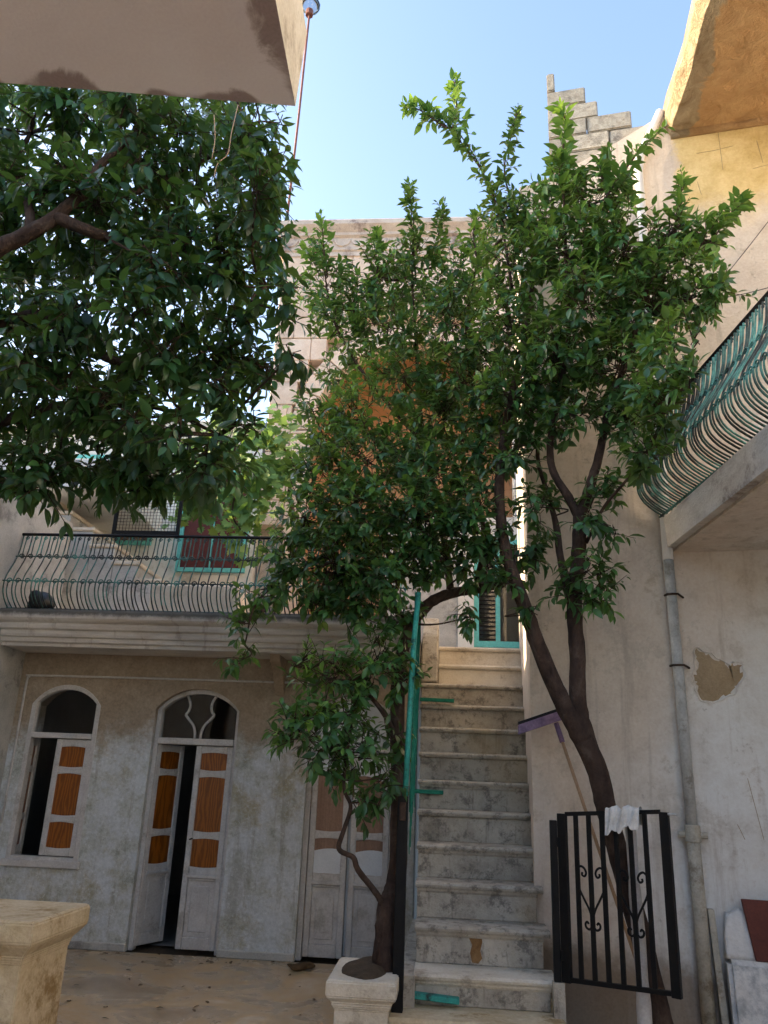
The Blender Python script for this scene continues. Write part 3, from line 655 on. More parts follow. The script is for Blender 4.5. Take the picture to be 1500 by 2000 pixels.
# arch voussoirs and jamb
for k in range(17):
    a0, a1 = math.pi*k/17+.006, math.pi*(k+1)/17-.006
    pr = [(AX+r_*math.cos(a), ASP+r_*math.sin(a)) for r_, a in ((AR, a0), (AR+.32, a0), (AR+.32, a1), (AR, a1))]
    MB().hexa([(x_, 10.96, z_) for x_, z_ in pr]+[(x_, 11.25, z_) for x_, z_ in pr]).obj('voussoir', 'far_block', far, bev=0.008)
for sx, mt in ((-1, 'far_block'), (1, 'white_plaster')):
    xa, xb = sorted((AX+sx*AR, AX+sx*(AR+.32)))
    zq = ZT
    while zq < ASP-0.05:
        zn = min(zq+0.5, ASP-.004); put(block_mesh(xb-xa, zn-zq, mt), 'jamb_block', far, ((xa+xb)/2, 11.10, (zq+zn)/2)); zq = zn
# cornice with a row of little carved arcs
cpf = [(11.30, 9.97), (10.98, 9.97), (10.98, 10.05), (10.95, 10.07), (10.95, 10.30), (10.90, 10.33), (10.90, 10.38), (10.86, 10.42), (10.80, 10.48), (10.80, 10.56), (10.84, 10.60), (11.30, 10.60)]
MB().extrude_x(cpf, -2.95, 1.65).obj('cornice', 'far_cornice', far)
arcm = MB().tube([(0.135*math.cos(a), 0, -0.13*math.sin(a)) for a in np.linspace(0, math.pi, 9)], 0.018, 5).mesh('carved_arc', 'far_cornice', True)
for k in range(15): put(arcm, 'carved_arc', far, (-2.75+0.30*k, 10.943, 10.27))
# arch interior
q = MB()
q.add([(-2.3, 12.9, ZT), (1.2, 12.9, ZT), (1.2, 12.9, 8.8), (-2.3, 12.9, 8.8)], [(0, 1, 2, 3)])
q.add([(-2.3, 11.41, ZT), (-2.3, 12.9, ZT), (-2.3, 12.9, 8.8), (-2.3, 11.41, 8.8)], [(0, 1, 2, 3)])
q.add([(1.2, 11.41, ZT), (1.2, 12.9, ZT), (1.2, 12.9, 8.8), (1.2, 11.41, 8.8)], [(0, 1, 2, 3)])
q.add([(-2.3, 11.41, 8.8), (1.2, 11.41, 8.8), (1.2, 12.9, 8.8), (-2.3, 12.9, 8.8)], [(0, 1, 2, 3)])
q.obj('arch_recess', 'arch_glow_plaster', far, fixn=False)
# landing-level screen wall with teal window
sw = thing('landing_wall', 'pale wall with teal framed window at the head of the stone stair', 'wall', (0.3, 11.0, ZT))
MB().box(-0.9, 0.14, 10.75, 10.93, ZT, 5.3).obj('grey_panel', 'grey_plaster', sw)
MB().box(0.142, 0.36, 10.70, 10.93, ZT, 5.3).obj('white_pier', 'white_plaster', sw)
MB().box(0.361, 1.05, 10.80, 10.93, ZT, 3.42).obj('window_apron', 'white_plaster', sw)
MB().box(0.361, 1.05, 10.80, 10.93, 4.95, 5.3).obj('window_head', 'white_plaster', sw)
f = MB().box(.362, .43, 10.74, 10.80, 3.42, 4.95).box(.98, 1.0, 10.74, 10.80, 3.42, 4.95).box(.431, .979, 10.74, 10.80, 3.42, 3.50).box(.431, .979, 10.74, 10.80, 4.88, 4.95).box(.66, .72, 10.735, 10.80, 3.501, 4.879).obj('window', 'window_teal', sw)
MB().box(.431, .659, 10.77, 10.785, 3.501, 4.879).obj('pane', 'window_glass', f); MB().box(.721, .979, 10.77, 10.785, 3.501, 4.879).obj('pane', 'window_glass', f)
q = MB()
for k in range(22): q.box(.44+.0, .655, 10.748, 10.751, 3.52+.06*k, 3.535+.06*k)
q.obj('louvre', 'black_iron', sw, kind='stuff')
MB().box(0.361, 1.05, 10.925, 10.94, 3.42, 4.95).obj('dark_backing', 'dim_plaster', sw)  # flat dark sheet stands in for the unlit space behind the panes
MB().box(1.0, 1.2, 10.72, 10.93, ZT, 9.0).obj('white_pier', 'white_plaster', sw)
# lamp pole on the roof
pb = atY(559, 440, 11.05)
pole = thing('lamp_pole', 'thin rusty pole with a glass lamp rising from the roof corner', 'lamp', (float(pb[0]), 11.05, 10.55))
pt_ = atY(604, 30, 11.05)
MB().tube([(pb[0], 11.05, 10.5), ((pb[0]+pt_[0])/2+.01, 11.05, (10.5+pt_[2])/2), (pt_[0], 11.05, pt_[2])], 0.022, 7).obj('pole', 'rust_rod', pole, smooth=True)
MB().tube([(pt_[0], 11.05, pt_[2]), (pt_[0], 11.05, pt_[2]+.12)], 0.075, 8).obj('lamp_socket', 'rust_rod', pole)
gp = [(pt_[0], 11.05, pt_[2]+.12+.05*k) for k in range(7)]
MB().tube(gp, [0.06, 0.15, 0.19, 0.20, 0.18, 0.13, 0.05], 12).obj('lamp_globe', 'window_glass', pole, smooth=True)

# ------------------------------------------------------------------ stone stair
st = thing('stone_staircase', 'worn grey stone staircase climbing between the tree planter and the tall wall', 'stairs', (0.25, 6.0, 0))
NS = 12; Yn = lambda i: 6.05+0.296*(i-1); Zn = lambda i: 0.43+0.25*(i-1)
MB().box(-0.36, 0.80, 5.74, 6.5, 0.0, 0.235).obj('bottom_step', 'ochre_stone', st, bev=0.02)
for i in range(1, NS+1):
    xl = -0.19-0.0095*(i-1); xr = 0.71+0.0135*(i-1)
    if i <= 3: xr = 0.755-0.008*(i-1)
    if i >= 11: xl = -0.095
    z0 = 0.236 if i == 1 else Zn(i-1)-0.0
    back = Yn(i)+0.55 if i < NS else 11.0
    rs = MB().box(xl, xr-(0.035 if i <= 3 else 0.0), Yn(i)+0.04, back, z0+0.001, Zn(i)-0.046).obj('step', 'pale_stone' if i >= 11 else 'stair_stone', st, bev=0.006)
    # moulded nosing
    y0, zt = Yn(i), Zn(i); th = 0.045
    pr = [(y0+.03, zt-th), (y0+.012, zt-th), (y0+.002, zt-th*.72), (y0-.002, zt-th*.4), (y0+.006, zt-.006), (y0+.02, zt), (Yn(i)+0.345 if i < NS else 10.99, zt), (Yn(i)+0.345 if i < NS else 10.99, zt-th)]
    mbt = MB().extrude_x(pr, xl-(0.012 if i <= 10 else 0), xr+(0.012 if i <= 3 else -0.001))
    if i in (1, 2, 3, 4, 6):   # extra cavetto under the nosing of the older steps
        mbt.extrude_x([(y0+.039, zt-th-.001), (y0+.022, zt-th-.001), (y0+.024, zt-th-.015), (y0+.036, zt-th-.03), (y0+.039, zt-th-.03)], xl, xr-(0.03 if i <= 3 else .002))
    mbt.obj('tread', 'pale_stone' if i >= 11 or i == 1 else 'stair_stone', rs)
ys_ = Yn(2)+0.0365; rg = np.random.default_rng(8); pl_ = []
for (x_, y_) in ((917, 1818), (928, 1812), (940, 1822), (942, 1840), (938, 1858), (942, 1872), (934, 1882), (922, 1880), (918, 1862), (922, 1845), (916, 1832)): p = atY(x_, y_, ys_); pl_.append((p[0], ys_, p[2]))
MB().add(pl_, [tuple(range(len(pl_)))]).obj('rust_stain', 'rust_mark', st)
MB().box(-0.30, -0.19, 6.0, 8.3, 0.0, 0.42).obj('side_base', 'stair_stone', st)
# newel wall at the head of the flight
pz = [(8.78, 2.70), (8.78, 3.22), (8.86, 3.34), (8.98, 3.40), (9.04, 3.46), (9.14, 3.47), (9.2, 3.40), (9.6, 3.40), (9.6, 2.70)]
nb = MB().extrude_x(pz, -0.285, -0.10); nb.obj('newel_wall', 'stair_stone', st, bev=0.015)

# stair railing remains
sr = thing('stair_railing', 'black iron post with teal pole and torn green netting along the stair', 'railing', (-0.25, 5.95, 0))
MB().box(-0.335, -0.262, 5.86, 5.935, 0.22, 1.56).obj('post', 'black_iron', sr, bev=0.004)
pp = [(-0.285, 5.90, 1.561), (-0.272, 5.905, 2.0), (-0.255, 5.91, 2.6), (-0.225, 5.92, 3.04)]
MB().tube(pp, 0.021, 8).obj('pole', 'teal_paint', sr, smooth=True)
MB().box(-0.318, -0.275, 5.845, 5.859, 1.40, 1.52).obj('lock_plate', 'bark', sr, bev=0.003)
q = MB()
for k in range(46):           # hanging strands
    u = (k+random.random())/46; y = 5.94+1.75*u; xz = -0.245-0.03*u+random.uniform(-.012, .012)
    zl = 1.35+0.85*u + random.uniform(-.25, .15); zh = 3.02+0.35*u+random.uniform(-.1, .05)
    n = 7; q.tube([(xz+random.uniform(-.008, .008), y+random.uniform(-.01, .01), zl+(zh-zl)*j/n) for j in range(n+1)], 0.0042, 3)
for k in range(40):
    f_ = k/39; q.tube([(-0.245-0.03*u+random.uniform(-.008, .008), 5.94+1.75*u, (1.4+0.85*u)*(1-f_)+(3.0+.35*u)*f_) for u in np.linspace(0, 1, 9)], 0.003, 3)
q.obj('netting', 'green_net', sr, fixn=False, kind='stuff')
for (xa, ya, xb, yb, Y) in ((820, 1366, 887, 1369, Yn(9)+.0), (808, 1545, 866, 1548, Yn(6)+.0), (784, 1940, 897, 1955, Yn(1)+.0)):
    pa, pb_ = atY(xa, ya, Y-.0), atY(xb, yb, Y-.0)
    h_ = 0.018
    MB().hexa([(pa[0], Y-.03, pa[2]-h_), (pb_[0], Y-.03, pb_[2]-h_), (pb_[0], Y+.034, pb_[2]-h_), (pa[0], Y+.034, pa[2]-h_), (pa[0], Y-.03, pa[2]+h_), (pb_[0], Y-.03, pb_[2]+h_), (pb_[0], Y+.034, pb_[2]+h_), (pa[0], Y+.034, pa[2]+h_)]).obj('bracket', 'teal_paint' if Y < 6.2 else 'green_net', sr, bev=0.004)

# ------------------------------------------------------------------ tall side house
sh = thing('side_house', 'tall stained plaster house wall rising to an ochre top floor beside the stair', 'house', (2.2, 7.5, 0))
def wl(s): return 7.62+0.62*min(max((s-0.05)/1.35, 0), 1)**1.3 if s < 1.42 else 8.25
q = MB(); ss = list(np.linspace(0, 1.45, 15))+[4.4]
def bk(s):  # back edge of the wall volume
    f_ = s/4.4; return (0.885+f_*4.0, 9.75)
for sa, sb in zip(ss[:-1], ss[1:]):
    fa, fb = W(sa, 0), W(sb, 0); ta, tb = W(sa, wl(sa)), W(sb, wl(sb))
    ga, gb = bk(sa), bk(sb)
    q.add([fa, fb, tb, ta], [(0, 1, 2, 3)])
    q.add([ta, tb, (gb[0], gb[1], wl(sb)), (ga[0], ga[1], wl(sa))], [(0, 1, 2, 3)])
fa, ta = W(0, 0), W(0, wl(0)); ga = bk(0)
q.add([fa, ta, (ga[0], ga[1], wl(0)), (ga[0], ga[1], 0)], [(0, 1, 2, 3)])
fb = W(4.4, 0); gb = bk(4.4)
q.add([fb, W(4.4, 8.25), (gb[0], gb[1], 8.25), (gb[0], gb[1], 0)], [(0, 1, 2, 3)])
q.add([(ga[0], ga[1], 0), (gb[0], gb[1], 0), (gb[0], gb[1], 8.25), (ga[0], ga[1], wl(0))], [(0, 1, 2, 3)])
q.obj('wall', 'side_plaster', sh, fixn=False)
# incised lines of the ochre wall
def groove(p0, p1, wd=0.0045):
    a, b_ = atW(*p0), atW(*p1); va = np.array(W(a[0], a[1], .002)); vb = np.array(W(b_[0], b_[1], .002))
    return MB().tube([va, (va+vb)/2+np.array([0, 0, random.uniform(-.01, .01)]), vb], wd*0.5, 4).obj('crack', 'peeled_render', sh)
for a, b_ in (((1402, 255), (1412, 332)), ((1360, 300), (1432, 285)), ((1478, 275), (1490, 318)), ((1470, 330), (1500, 322)), ((1362, 355), (1370, 380)), ((1460, 1520), (1492, 1640)), ((1440, 1610), (1455, 1640))):
    groove(a, b_)
# peeled plaster patches (own outline, few mm of relief)
def patch(pix, mat, seed, o=0.004, name='peeled_patch'):
    rg = np.random.default_rng(seed); P = [atW(*p) for p in pix]; pts = []
    for (a, b_) in zip(P, P[1:]+P[:1]):
        for k in range(5):
            t = k/5; j = 0.018
            pts.append((a[0]+(b_[0]-a[0])*t+rg.uniform(-j, j), a[1]+(b_[1]-a[1])*t+rg.uniform(-j, j)))
    n = len(pts); vs = [W(s, z, o) for s, z in pts]+[W(s, z, -.004) for s, z in pts]
    return MB().add(vs, [tuple(range(n))]+[(i, (i+1) % n, n+(i+1) % n, n+i) for i in range(n)]).obj(name, mat, sh)
patch([(1358, 1268), (1382, 1278), (1402, 1290), (1425, 1305), (1428, 1298), (1448, 1302), (1447, 1325), (1430, 1352), (1400, 1366), (1372, 1366), (1362, 1345), (1356, 1325), (1364, 1300)], 'peeled_render', 1)
rg = np.random.default_rng(31); PP = [atW(*p) for p in [(1356, 1262), (1384, 1274), (1404, 1286), (1424, 1300), (1430, 1292), (1452, 1297), (1451, 1328), (1433, 1356), (1401, 1371), (1370, 1371), (1358, 1347), (1351, 1325), (1360, 1300)]]
rim = []
for a_, b_ in zip(PP, PP[1:]+PP[:1]):
    for k in range(4): rim.append(W(a_[0]+(b_[0]-a_[0])*k/4+rg.uniform(-.012, .012), a_[1]+(b_[1]-a_[1])*k/4+rg.uniform(-.012, .012), .003))
rim.append(rim[0]); MB().tube(rim, [rg.uniform(.004, .011) for _ in rim], 5, cap=False).obj('plaster_rim', 'side_plaster', sh, smooth=True)
# balcony of the side house
ZB0, ZB1 = 3.58, 3.85
sb_ = [W(1.215, 0), W(4.0, 0)]
e0, e1 = (1.895, 6.57), (2.32, 1.6)
MB().hexa([(e0[0], e0[1]-.003, ZB0), (e1[0], e1[1], ZB0), (4.6, 1.6, ZB0), (4.6, 6.09, ZB0), (e0[0], e0[1]-.003, ZB1), (e1[0], e1[1], ZB1), (4.6, 1.6, ZB1), (4.6, 6.09, ZB1)]).obj('balcony_floor', 'side_plaster', sh)
MB().hexa([(e0[0]-.07, e0[1]-.006, ZB0+.02), (e1[0]-.07, e1[1], ZB0+.02), (e1[0]-.002, e1[1], ZB0+.02), (e0[0]-.002, e0[1]-.006, ZB0+.02), (e0[0]-.08, e0[1]-.006, ZB1+.01), (e1[0]-.08, e1[1], ZB1+.01), (e1[0]-.002, e1[1], ZB1+.01), (e0[0]-.002, e0[1]-.006, ZB1+.01)]).obj('balcony_edge', 'cornice_stone', sh)
dd = np.array([e1[0]-e0[0], e1[1]-e0[1], 0]); dd /= np.linalg.norm(dd)
railing('iron_railing', 'bellied teal wrought-iron railing on the side house balcony above the drainpipe', (e0[0]-.045, e0[1]-.05, ZB1+.012), (e1[0]-.045, e1[1]+1.6, ZB1+.012), (-1, 0, 0), 0.95, 0.088,
        ['teal_iron', 'flaked_iron'], 'bellied wrought-iron railings', 1.25)
# roof slab over the top floor
ZR = 7.99
def lumpy_edge(u, v, x0=2.20): return 0
q = MB(); n = 26
rg = np.random.default_rng(5)
ys = np.linspace(6.51, 1.5, n+1); jx = rg.normal(0, .012, n+1); jx2 = rg.normal(0, .02, n+1)
bx = [(2.21-0.045*(6.51-y)+a, y, ZR) for y, a in zip(ys, jx)]
md = [(2.155-0.045*(6.51-y)+a, y, ZR+.13) for y, a in zip(ys, jx2)]
tx = [(2.17-0.045*(6.51-y)+a, y, ZR+.36) for y, a in zip(ys, jx)]
yr = np.linspace(5.93, 1.5, n+1); rr_ = [(5.5, y, ZR) for y in yr]; rt = [(5.5, y, ZR+.36) for y in yr]
N1 = n+1
q.add(bx+md+tx+rr_+rt, [f_ for i in range(n) for f_ in ((i, i+1, N1+i+1, N1+i), (N1+i, N1+i+1, 2*N1+i+1, 2*N1+i), (i, 3*N1+i, 3*N1+i+1, i+1), (2*N1+i, 2*N1+i+1, 4*N1+i+1, 4*N1+i))] + [(0, N1, 2*N1, 4*N1, 3*N1)])
q.obj('roof_slab', 'soffit_paint', sh, fixn=False)
# cove where wall meets soffit
a_, b_ = np.array(W(1.53, 7.985, .01)), np.array(W(4.2, 7.985, .01))
MB().tube([a_, (a_+b_)/2, b_], 0.05, 6).obj('cove', 'soffit_paint', sh, smooth=True)

# unfinished cinder-block parapet
bw = thing('block_parapet', 'stepped unfinished grey cinder-block parapet on the roof against the sky', 'wall', tuple(W(0.8, 8.0)))
def cblock(px0, px1, pyt, pyb, o=-0.06, dep=0.19):
    s0, zt0 = atW(px0, pyt, o); s1, zt1 = atW(px1, pyt, o); _, zb_ = atW(px0, pyb, o)
    return s0, s1, zb_, zt0
def cb(s0, s1, z0, z1, o0=-0.05, o1=-0.25, mat='cinder_block'):
    P = [W(s0+.006, z0+.006, o0), W(s1-.006, z0+.006, o0), W(s1-.006, z0+.006, o1), W(s0+.006, z0+.006, o1), W(s0+.006, z1-.003, o0), W(s1-.006, z1-.003, o0), W(s1-.006, z1-.003, o1), W(s0+.006, z1-.003, o1)]
    MB().hexa(P).obj('cinder_block', mat, bw, bev=0.012, segs=2)
s_l = atW(1068, 200, -.05)[0]
zc = [7.80, 8.02, 8.24, 8.46, 8.68, 8.90, 9.16]
s_r = {0: 1.42, 1: 1.40, 2: atW(1233, 215, -.05)[0], 3: atW(1167, 190, -.05)[0], 4: atW(1143, 165, -.05)[0], 5: atW(1083, 140, -.05)[0]}
print('block rows', s_l, s_r, [atW(1067, y, -.05)[1] for y in (130, 165, 190, 225, 260, 290)])
for r_ in range(6):
    L_ = 0.46; x1 = s_r[r_]; cuts = [x1]
    while cuts[-1]-L_ > s_l+0.12: cuts.append(cuts[-1]-L_)
    cuts.append(s_l); cuts = cuts[::-1]
    for a, b_ in zip(cuts[:-1], cuts[1:]): cb(a, b_, zc[r_], zc[r_+1], -0.05+random.uniform(-.008, .008))
q = MB()
q.hexa([W(s_l, 7.0, -.07), W(1.42, 7.0, -.07), W(1.42, 7.0, -.24), W(s_l, 7.0, -.24), W(s_l, 7.80, -.07), W(1.42, 7.80, -.07), W(1.42, 7.80, -.24), W(s_l, 7.80, -.24)])
q.obj('base_course', 'cinder_block', bw)

# drainpipe
dp = thing('drain_pipe', 'grey drainpipe running down the tall wall beside the balcony to the ground', 'pipe', tuple(W(1.17, 0)))
def wp(s, z, o=0.06): return W(s, z, o)
MB().tube([wp(1.185, 1.33), wp(1.18, 2.4), wp(1.17, 3.5)], 0.043, 12).obj('pipe', 'drain_grey', dp, smooth=True)
MB().tube([wp(1.17, 3.501), wp(1.18, 5), wp(1.19, 7.55), wp(1.22, 7.75), wp(1.36, 8.05), wp(1.45, 8.26)], 0.045, 12).obj('pipe', 'drain_white', dp, smooth=True)
MB().tube([wp(1.19, 0.10), wp(1.19, 0.8), wp(1.185, 1.329)], 0.050, 12).obj('pipe', 'drain_beige', dp, smooth=True)
MB().tube([wp(1.185, 1.31), wp(1.185, 1.43)], 0.060, 12).obj('pipe_collar', 'drain_beige', dp, bev=0.004)
for sx in (-1, 1): MB().tube([wp(1.185+sx*.055, 1.36), wp(1.185+sx*.105, 1.36)], 0.024, 8).obj('clamp_ear', 'drain_beige', dp)
for zc_ in (2.62, 3.2): MB().tube([wp(1.12, zc_, .05), wp(1.14, zc_, .105), wp(1.18, zc_, .112), wp(1.22, zc_, .105), wp(1.24, zc_, .05), wp(1.27, zc_-.01, .003)], 0.009, 6).obj('clamp', 'bark', dp)
MB().tube([wp(1.19, 0.11), wp(1.20, 0.06, .10), wp(1.21, 0.03, .16)], 0.048, 12).obj('spout', 'drain_beige', dp, smooth=True)

for pa__, pb__, lb in (((1500, 430), (1335, 640), 'thin dark wire slanting across the upper wall above the teal balcony'), ((1500, 560), (1385, 590), 'thin dark wire running level across the upper wall above the teal balcony')):
    a_, b_ = atW(*pa__), atW(*pb__); va, vb = np.array(W(a_[0], a_[1], .03)), np.array(W(b_[0], b_[1], .03))
    va = va+(va-vb)*.6
    MB().tube([va+(vb-va)*t-np.array([0, 0, .03*math.sin(t*math.pi)]) for t in np.linspace(0, 1, 9)], .0035, 5).obj('wall_wire', 'rubber', label=lb, cat='wire')
# plaster bench, box conduit, red board
bs0 = 1.33
MB().hexa([W(1.275, 0.0, .12), W(1.325, 0.0, .12), W(1.325, 0, .001), W(1.275, 0, .001), W(1.245, .86, .06), W(1.29, .86, .06), W(1.29, .86, .001), W(1.245, .86, .001)]).obj('boxed_duct', 'drain_beige', label='narrow beige boxed duct standing beside the drainpipe foot', cat='duct', bev=.004)
def bench(u, v): pass
bn = thing('plaster_bench', 'rough whitewashed plaster plinth against the wall under the red-brown board', 'plinth', tuple(W(1.7, 0)))
MB().hexa([W(1.34, 0, .22), W(2.6, 0, .22), W(2.6, 0, .002), W(1.34, 0, .002), W(1.335, .56, .17), W(2.6, .56, .17), W(2.6, .56, .002), W(1.335, .56, .002)]).obj('plinth_body', 'bench_plaster', bn, bev=.03, segs=2)
bm = bmesh.new(); bmesh.ops.create_cube(bm, size=1.0); bmesh.ops.subdivide_edges(bm, edges=bm.edges[:], cuts=7, use_grid_fill=True)
for v in bm.verts:
    x_, y_, z_ = v.co; sh_ = 0.10*(z_+.5)
    v.co = W(1.335+(x_+.5)*0.19-.0+sh_*.15+random.uniform(-.006, .006)+.035*max(z_, 0)*(1 if x_ < 0 else .4), .561+(z_+.5)*.30+(.02*math.sin(9*x_+2) if z_ > .4 else 0), .004+(.5-y_)*.125*(1-.35*(z_+.5))+random.uniform(-.007, .007))
me = bpy.data.meshes.new('plaster_lump'); bm.to_mesh(me); bm.free(); me.materials.append(MATS['bench_plaster']); me.polygons.foreach_set('use_smooth', [True]*len(me.polygons))
mkobj('plaster_lump', me, bn)
MB().hexa([W(1.525, .562, .15), W(2.5, .562, .15), W(2.5, .562, .12), W(1.525, .562, .12), W(1.47, .95, .12), W(2.5, .95, .12), W(2.5, .95, .09), W(1.47, .95, .09)]).obj('red_board', 'red_board', label='dark red-brown board leaning on the whitewashed plinth', cat='board', bev=.005)

# ------------------------------------------------------------------ iron gate
GL0, GR0 = np.array([0.80, 6.0]), np.array([1.43, 5.58])
gz = lambda u: (0.46+0.035*u, 1.485+0.05*u)
gate = thing('iron_gate', 'black iron gate with heart-shaped scrolls standing open beside the stair', 'gate', (0.8, 6.0, 0.46))
def G(u, z, o=0.0):
    p = GL0+(GR0-GL0)*u; d_ = (GR0-GL0)/np.linalg.norm(GR0-GL0); nrm = np.array([d_[1], -d_[0]]); p = p+nrm*o
    return (p[0], p[1], z)
def gbar(u, wd, name, ext=0.0, dep=.02):
    z0, z1 = gz(u); hw = wd/2/np.linalg.norm(GR0-GL0)
    MB().hexa([G(u-hw, z0-ext, -dep/2), G(u+hw, z0-ext, -dep/2), G(u+hw, z0-ext, dep/2), G(u-hw, z0-ext, dep/2), G(u-hw, z1, -dep/2), G(u+hw, z1, -dep/2), G(u+hw, z1, dep/2), G(u-hw, z1, dep/2)]).obj(name, 'black_iron', gate, bev=.002)
gbar(0.03, .062, 'stile', 0.02, .04); gbar(0.985, .058, 'stile', 0.02, .04)
US = [0.165, 0.29, 0.415, 0.545, 0.675, 0.81]
for u in US: gbar(u, .031, 'bar', 0, .018)
for zf in (0, 1):
    za, zb_ = gz(0)[zf], gz(1)[zf]; h_ = .014
    MB().hexa([G(0.065, za-h_, -.012), G(0.95, zb_-h_, -.012), G(0.95, zb_-h_, .012), G(0.065, za-h_, .012), G(0.065, za+h_, -.012), G(0.95, zb_+h_, -.012), G(0.95, zb_+h_, .012), G(0.065, za+h_, .012)]).obj('rail', 'black_iron', gate)
LG = float(np.linalg.norm(GR0-GL0))
for uc in (US[1], US[4]):
    for sg in (-1, 1):
        c = 1.03; hz = [(0.0, -0.20), (0.018, -0.135), (0.05, -0.07), (0.078, -0.01), (0.092, 0.05), (0.088, 0.10), (0.066, 0.128), (0.042, 0.118), (0.030, 0.09), (0.040, 0.068), (0.056, 0.075), (0.054, 0.092)]
        lowc = [(0.0, -0.20), (0.006, -0.232), (0.022, -0.252), (0.042, -0.242), (0.046, -0.22), (0.034, -0.208), (0.026, -0.22)]
        q = MB()
        for pts in (hz, lowc): q.tube(catmull([G(uc+sg*x_*1.12/LG, c+z_) for x_, z_ in pts], 4), 0.0075, 6)
        q.obj('heart_scroll', 'black_iron', gate, smooth=True)
MB().hexa([(0.735, 5.985, 0.44), (0.782, 5.985, 0.44), (0.782, 6.035, 0.44), (0.735, 6.035, 0.44), (0.735, 5.985, 1.44), (0.782, 5.985, 1.44), (0.782, 6.035, 1.44), (0.735, 6.035, 1.44)]).obj('gate_post', 'black_iron', gate, bev=.003)
for zz_ in (0.6, 1.3): MB().tube([(0.79, 5.985, zz_-.03), (0.79, 5.985, zz_+.03)], 0.014, 8).obj('hinge', 'black_iron', gate)
MB().tube([G(0.98, gz(1)[1]-.01, .01), G(1.10, gz(1)[1]-.012, .01)], 0.009, 6).obj('latch', 'drain_grey', gate)
MB().hexa([(0.725, 5.95, 0.0), (0.80, 5.95, 0.0), (0.80, 6.045, 0.0), (0.725, 6.045, 0.0), (0.725, 5.97, 0.438), (0.80, 5.97, 0.438), (0.80, 6.045, 0.438), (0.725, 6.045, 0.438)]).obj('post_foot', 'stair_stone', gate)

# cloth over the gate
def cloth(u, v):
    uu = 0.455+0.31*u; lenf = 0.135+0.018*math.sin(5*u+1)+0.008*math.sin(17*u)
    a = (v-0.5)*2; z1 = gz(uu)[1]+0.022
    fold = 0.006*math.sin(19*u+5*v)+0.004*math.sin(37*u+9*v+1.3)
    if abs(a) < 0.22: o = a/0.22*0.03; z = z1+0.014*math.cos(a/0.22*1.5)+fold
    else:
        s_ = (abs(a)-.22)/.78; o = math.copysign(0.03+0.018*s_, a)+fold*1.6; z = z1-lenf*s_*(1.0 if a > 0 else .8)
    p = G(uu+0.02*math.sin(3*v), z, o); return (p[0], p[1], p[2]+0.009*math.sin(13*u+11*v)+0.005*math.sin(37*u-7*v))
wobble_grid(MB(), cloth, 44, 26).obj('hung_cloth', 'cloth_white', smooth=True, label='crumpled white cloth draped over the top rail of the gate', cat='cloth')
# white painted post behind the gate
q = MB(); pa_, pb_, = atY(1228, 1610, 5.84), atY(1262, 2010, 5.84)
pa_ = np.array([pa_[0], 5.80, 1.50]); pb_ = np.array([pb_[0], 5.86, 0.0])
pw = catmull([pb_, pb_*.66+pa_*.34+np.array([.006, 0, 0]), pb_*.33+pa_*.67, pa_], 4)
q.tube(pw, [0.048]*4+[0.042]*5+[0.036]*4, 8, jit=.06); q.obj('white_post', 'white_paint', smooth=True, label='white painted timber post standing behind the gate beside the trunk', cat='post')

# squeegee
sq = thing('floor_squeegee', 'purple floor squeegee propped upside down against the wall behind the trunk', 'squeegee', (1.25, 6.1, 0))
hp = np.array([0.845, 6.60, 2.17]); fp = np.array([1.36, 6.22, 0.02])
t_ = atY(1086, 1412, 6.55); hp = np.array([t_[0], 6.55, t_[2]])
b2 = atY(1202, 1755, 6.33); dirv = (b2-hp); fp = hp+dirv*((0.03-hp[2])/dirv[2])
MB().tube([hp, (hp+fp)/2, fp], 0.013, 8).obj('handle', 'stick_wood', sq, smooth=True)
l_, r__ = atY(1012, 1416, 6.54), atY(1127, 1377, 6.50)
hd = (r__-l_); 
def sqb(o0, o1, y0, y1, nm, mt):
    MB().hexa([(l_[0], l_[1]+y0, l_[2]+o0), (r__[0], r__[1]+y0, r__[2]+o0), (r__[0], r__[1]+y1, r__[2]+o0), (l_[0], l_[1]+y1, l_[2]+o0), (l_[0], l_[1]+y0, l_[2]+o1), (r__[0], r__[1]+y0, r__[2]+o1), (r__[0], r__[1]+y1, r__[2]+o1), (l_[0], l_[1]+y1, l_[2]+o1)]).obj(nm, mt, sq, bev=.003)
sqb(-.075, .0, -.03, .03, 'head', 'purple_plastic'); sqb(.001, .024, -.006, .006, 'rubber_blade', 'rubber')
MB().tube([hp, hp*.93+fp*.07], 0.021, 8).obj('socket', 'purple_plastic', sq, smooth=True)

# ------------------------------------------------------------------ stone pedestal, planter
def moulded_block(name, label, cat, x0, x1, y0, y1, ztop, prof, mat):
    t = thing(name, label, cat, ((x0+x1)/2, (y0+y1)/2, 0))
    q = MB(); L = []
    for off, z_ in prof:
        L.append([(x0-off, y0-off, z_), (x1+off, y0-off, z_), (x1+off, y1+off, z_), (x0-off, y1+off, z_)])
    vs = [p for l in L for p in l]; fs = [(4*k+i, 4*k+(i+1) % 4, 4*k+4+(i+1) % 4, 4*k+4+i) for k in range(len(L)-1) for i in range(4)]
    fs += [(3, 2, 1, 0), tuple(4*(len(L)-1)+i for i in range(4))]
    q.add(vs, fs).obj('stone_body', mat, t, bev=.008, segs=2); return t
moulded_block('stone_pedestal', 'squat ochre stone pedestal with moulded top in front of the arched window', 'pedestal', -3.75, -2.60, 5.30, 5.95, .75,
    [(0, 0), (0, .50), (.012, .515), (.012, .54), (.03, .56), (.075, .61), (.085, .63), (.085, .735), (.07, .75)], 'ochre_stone')
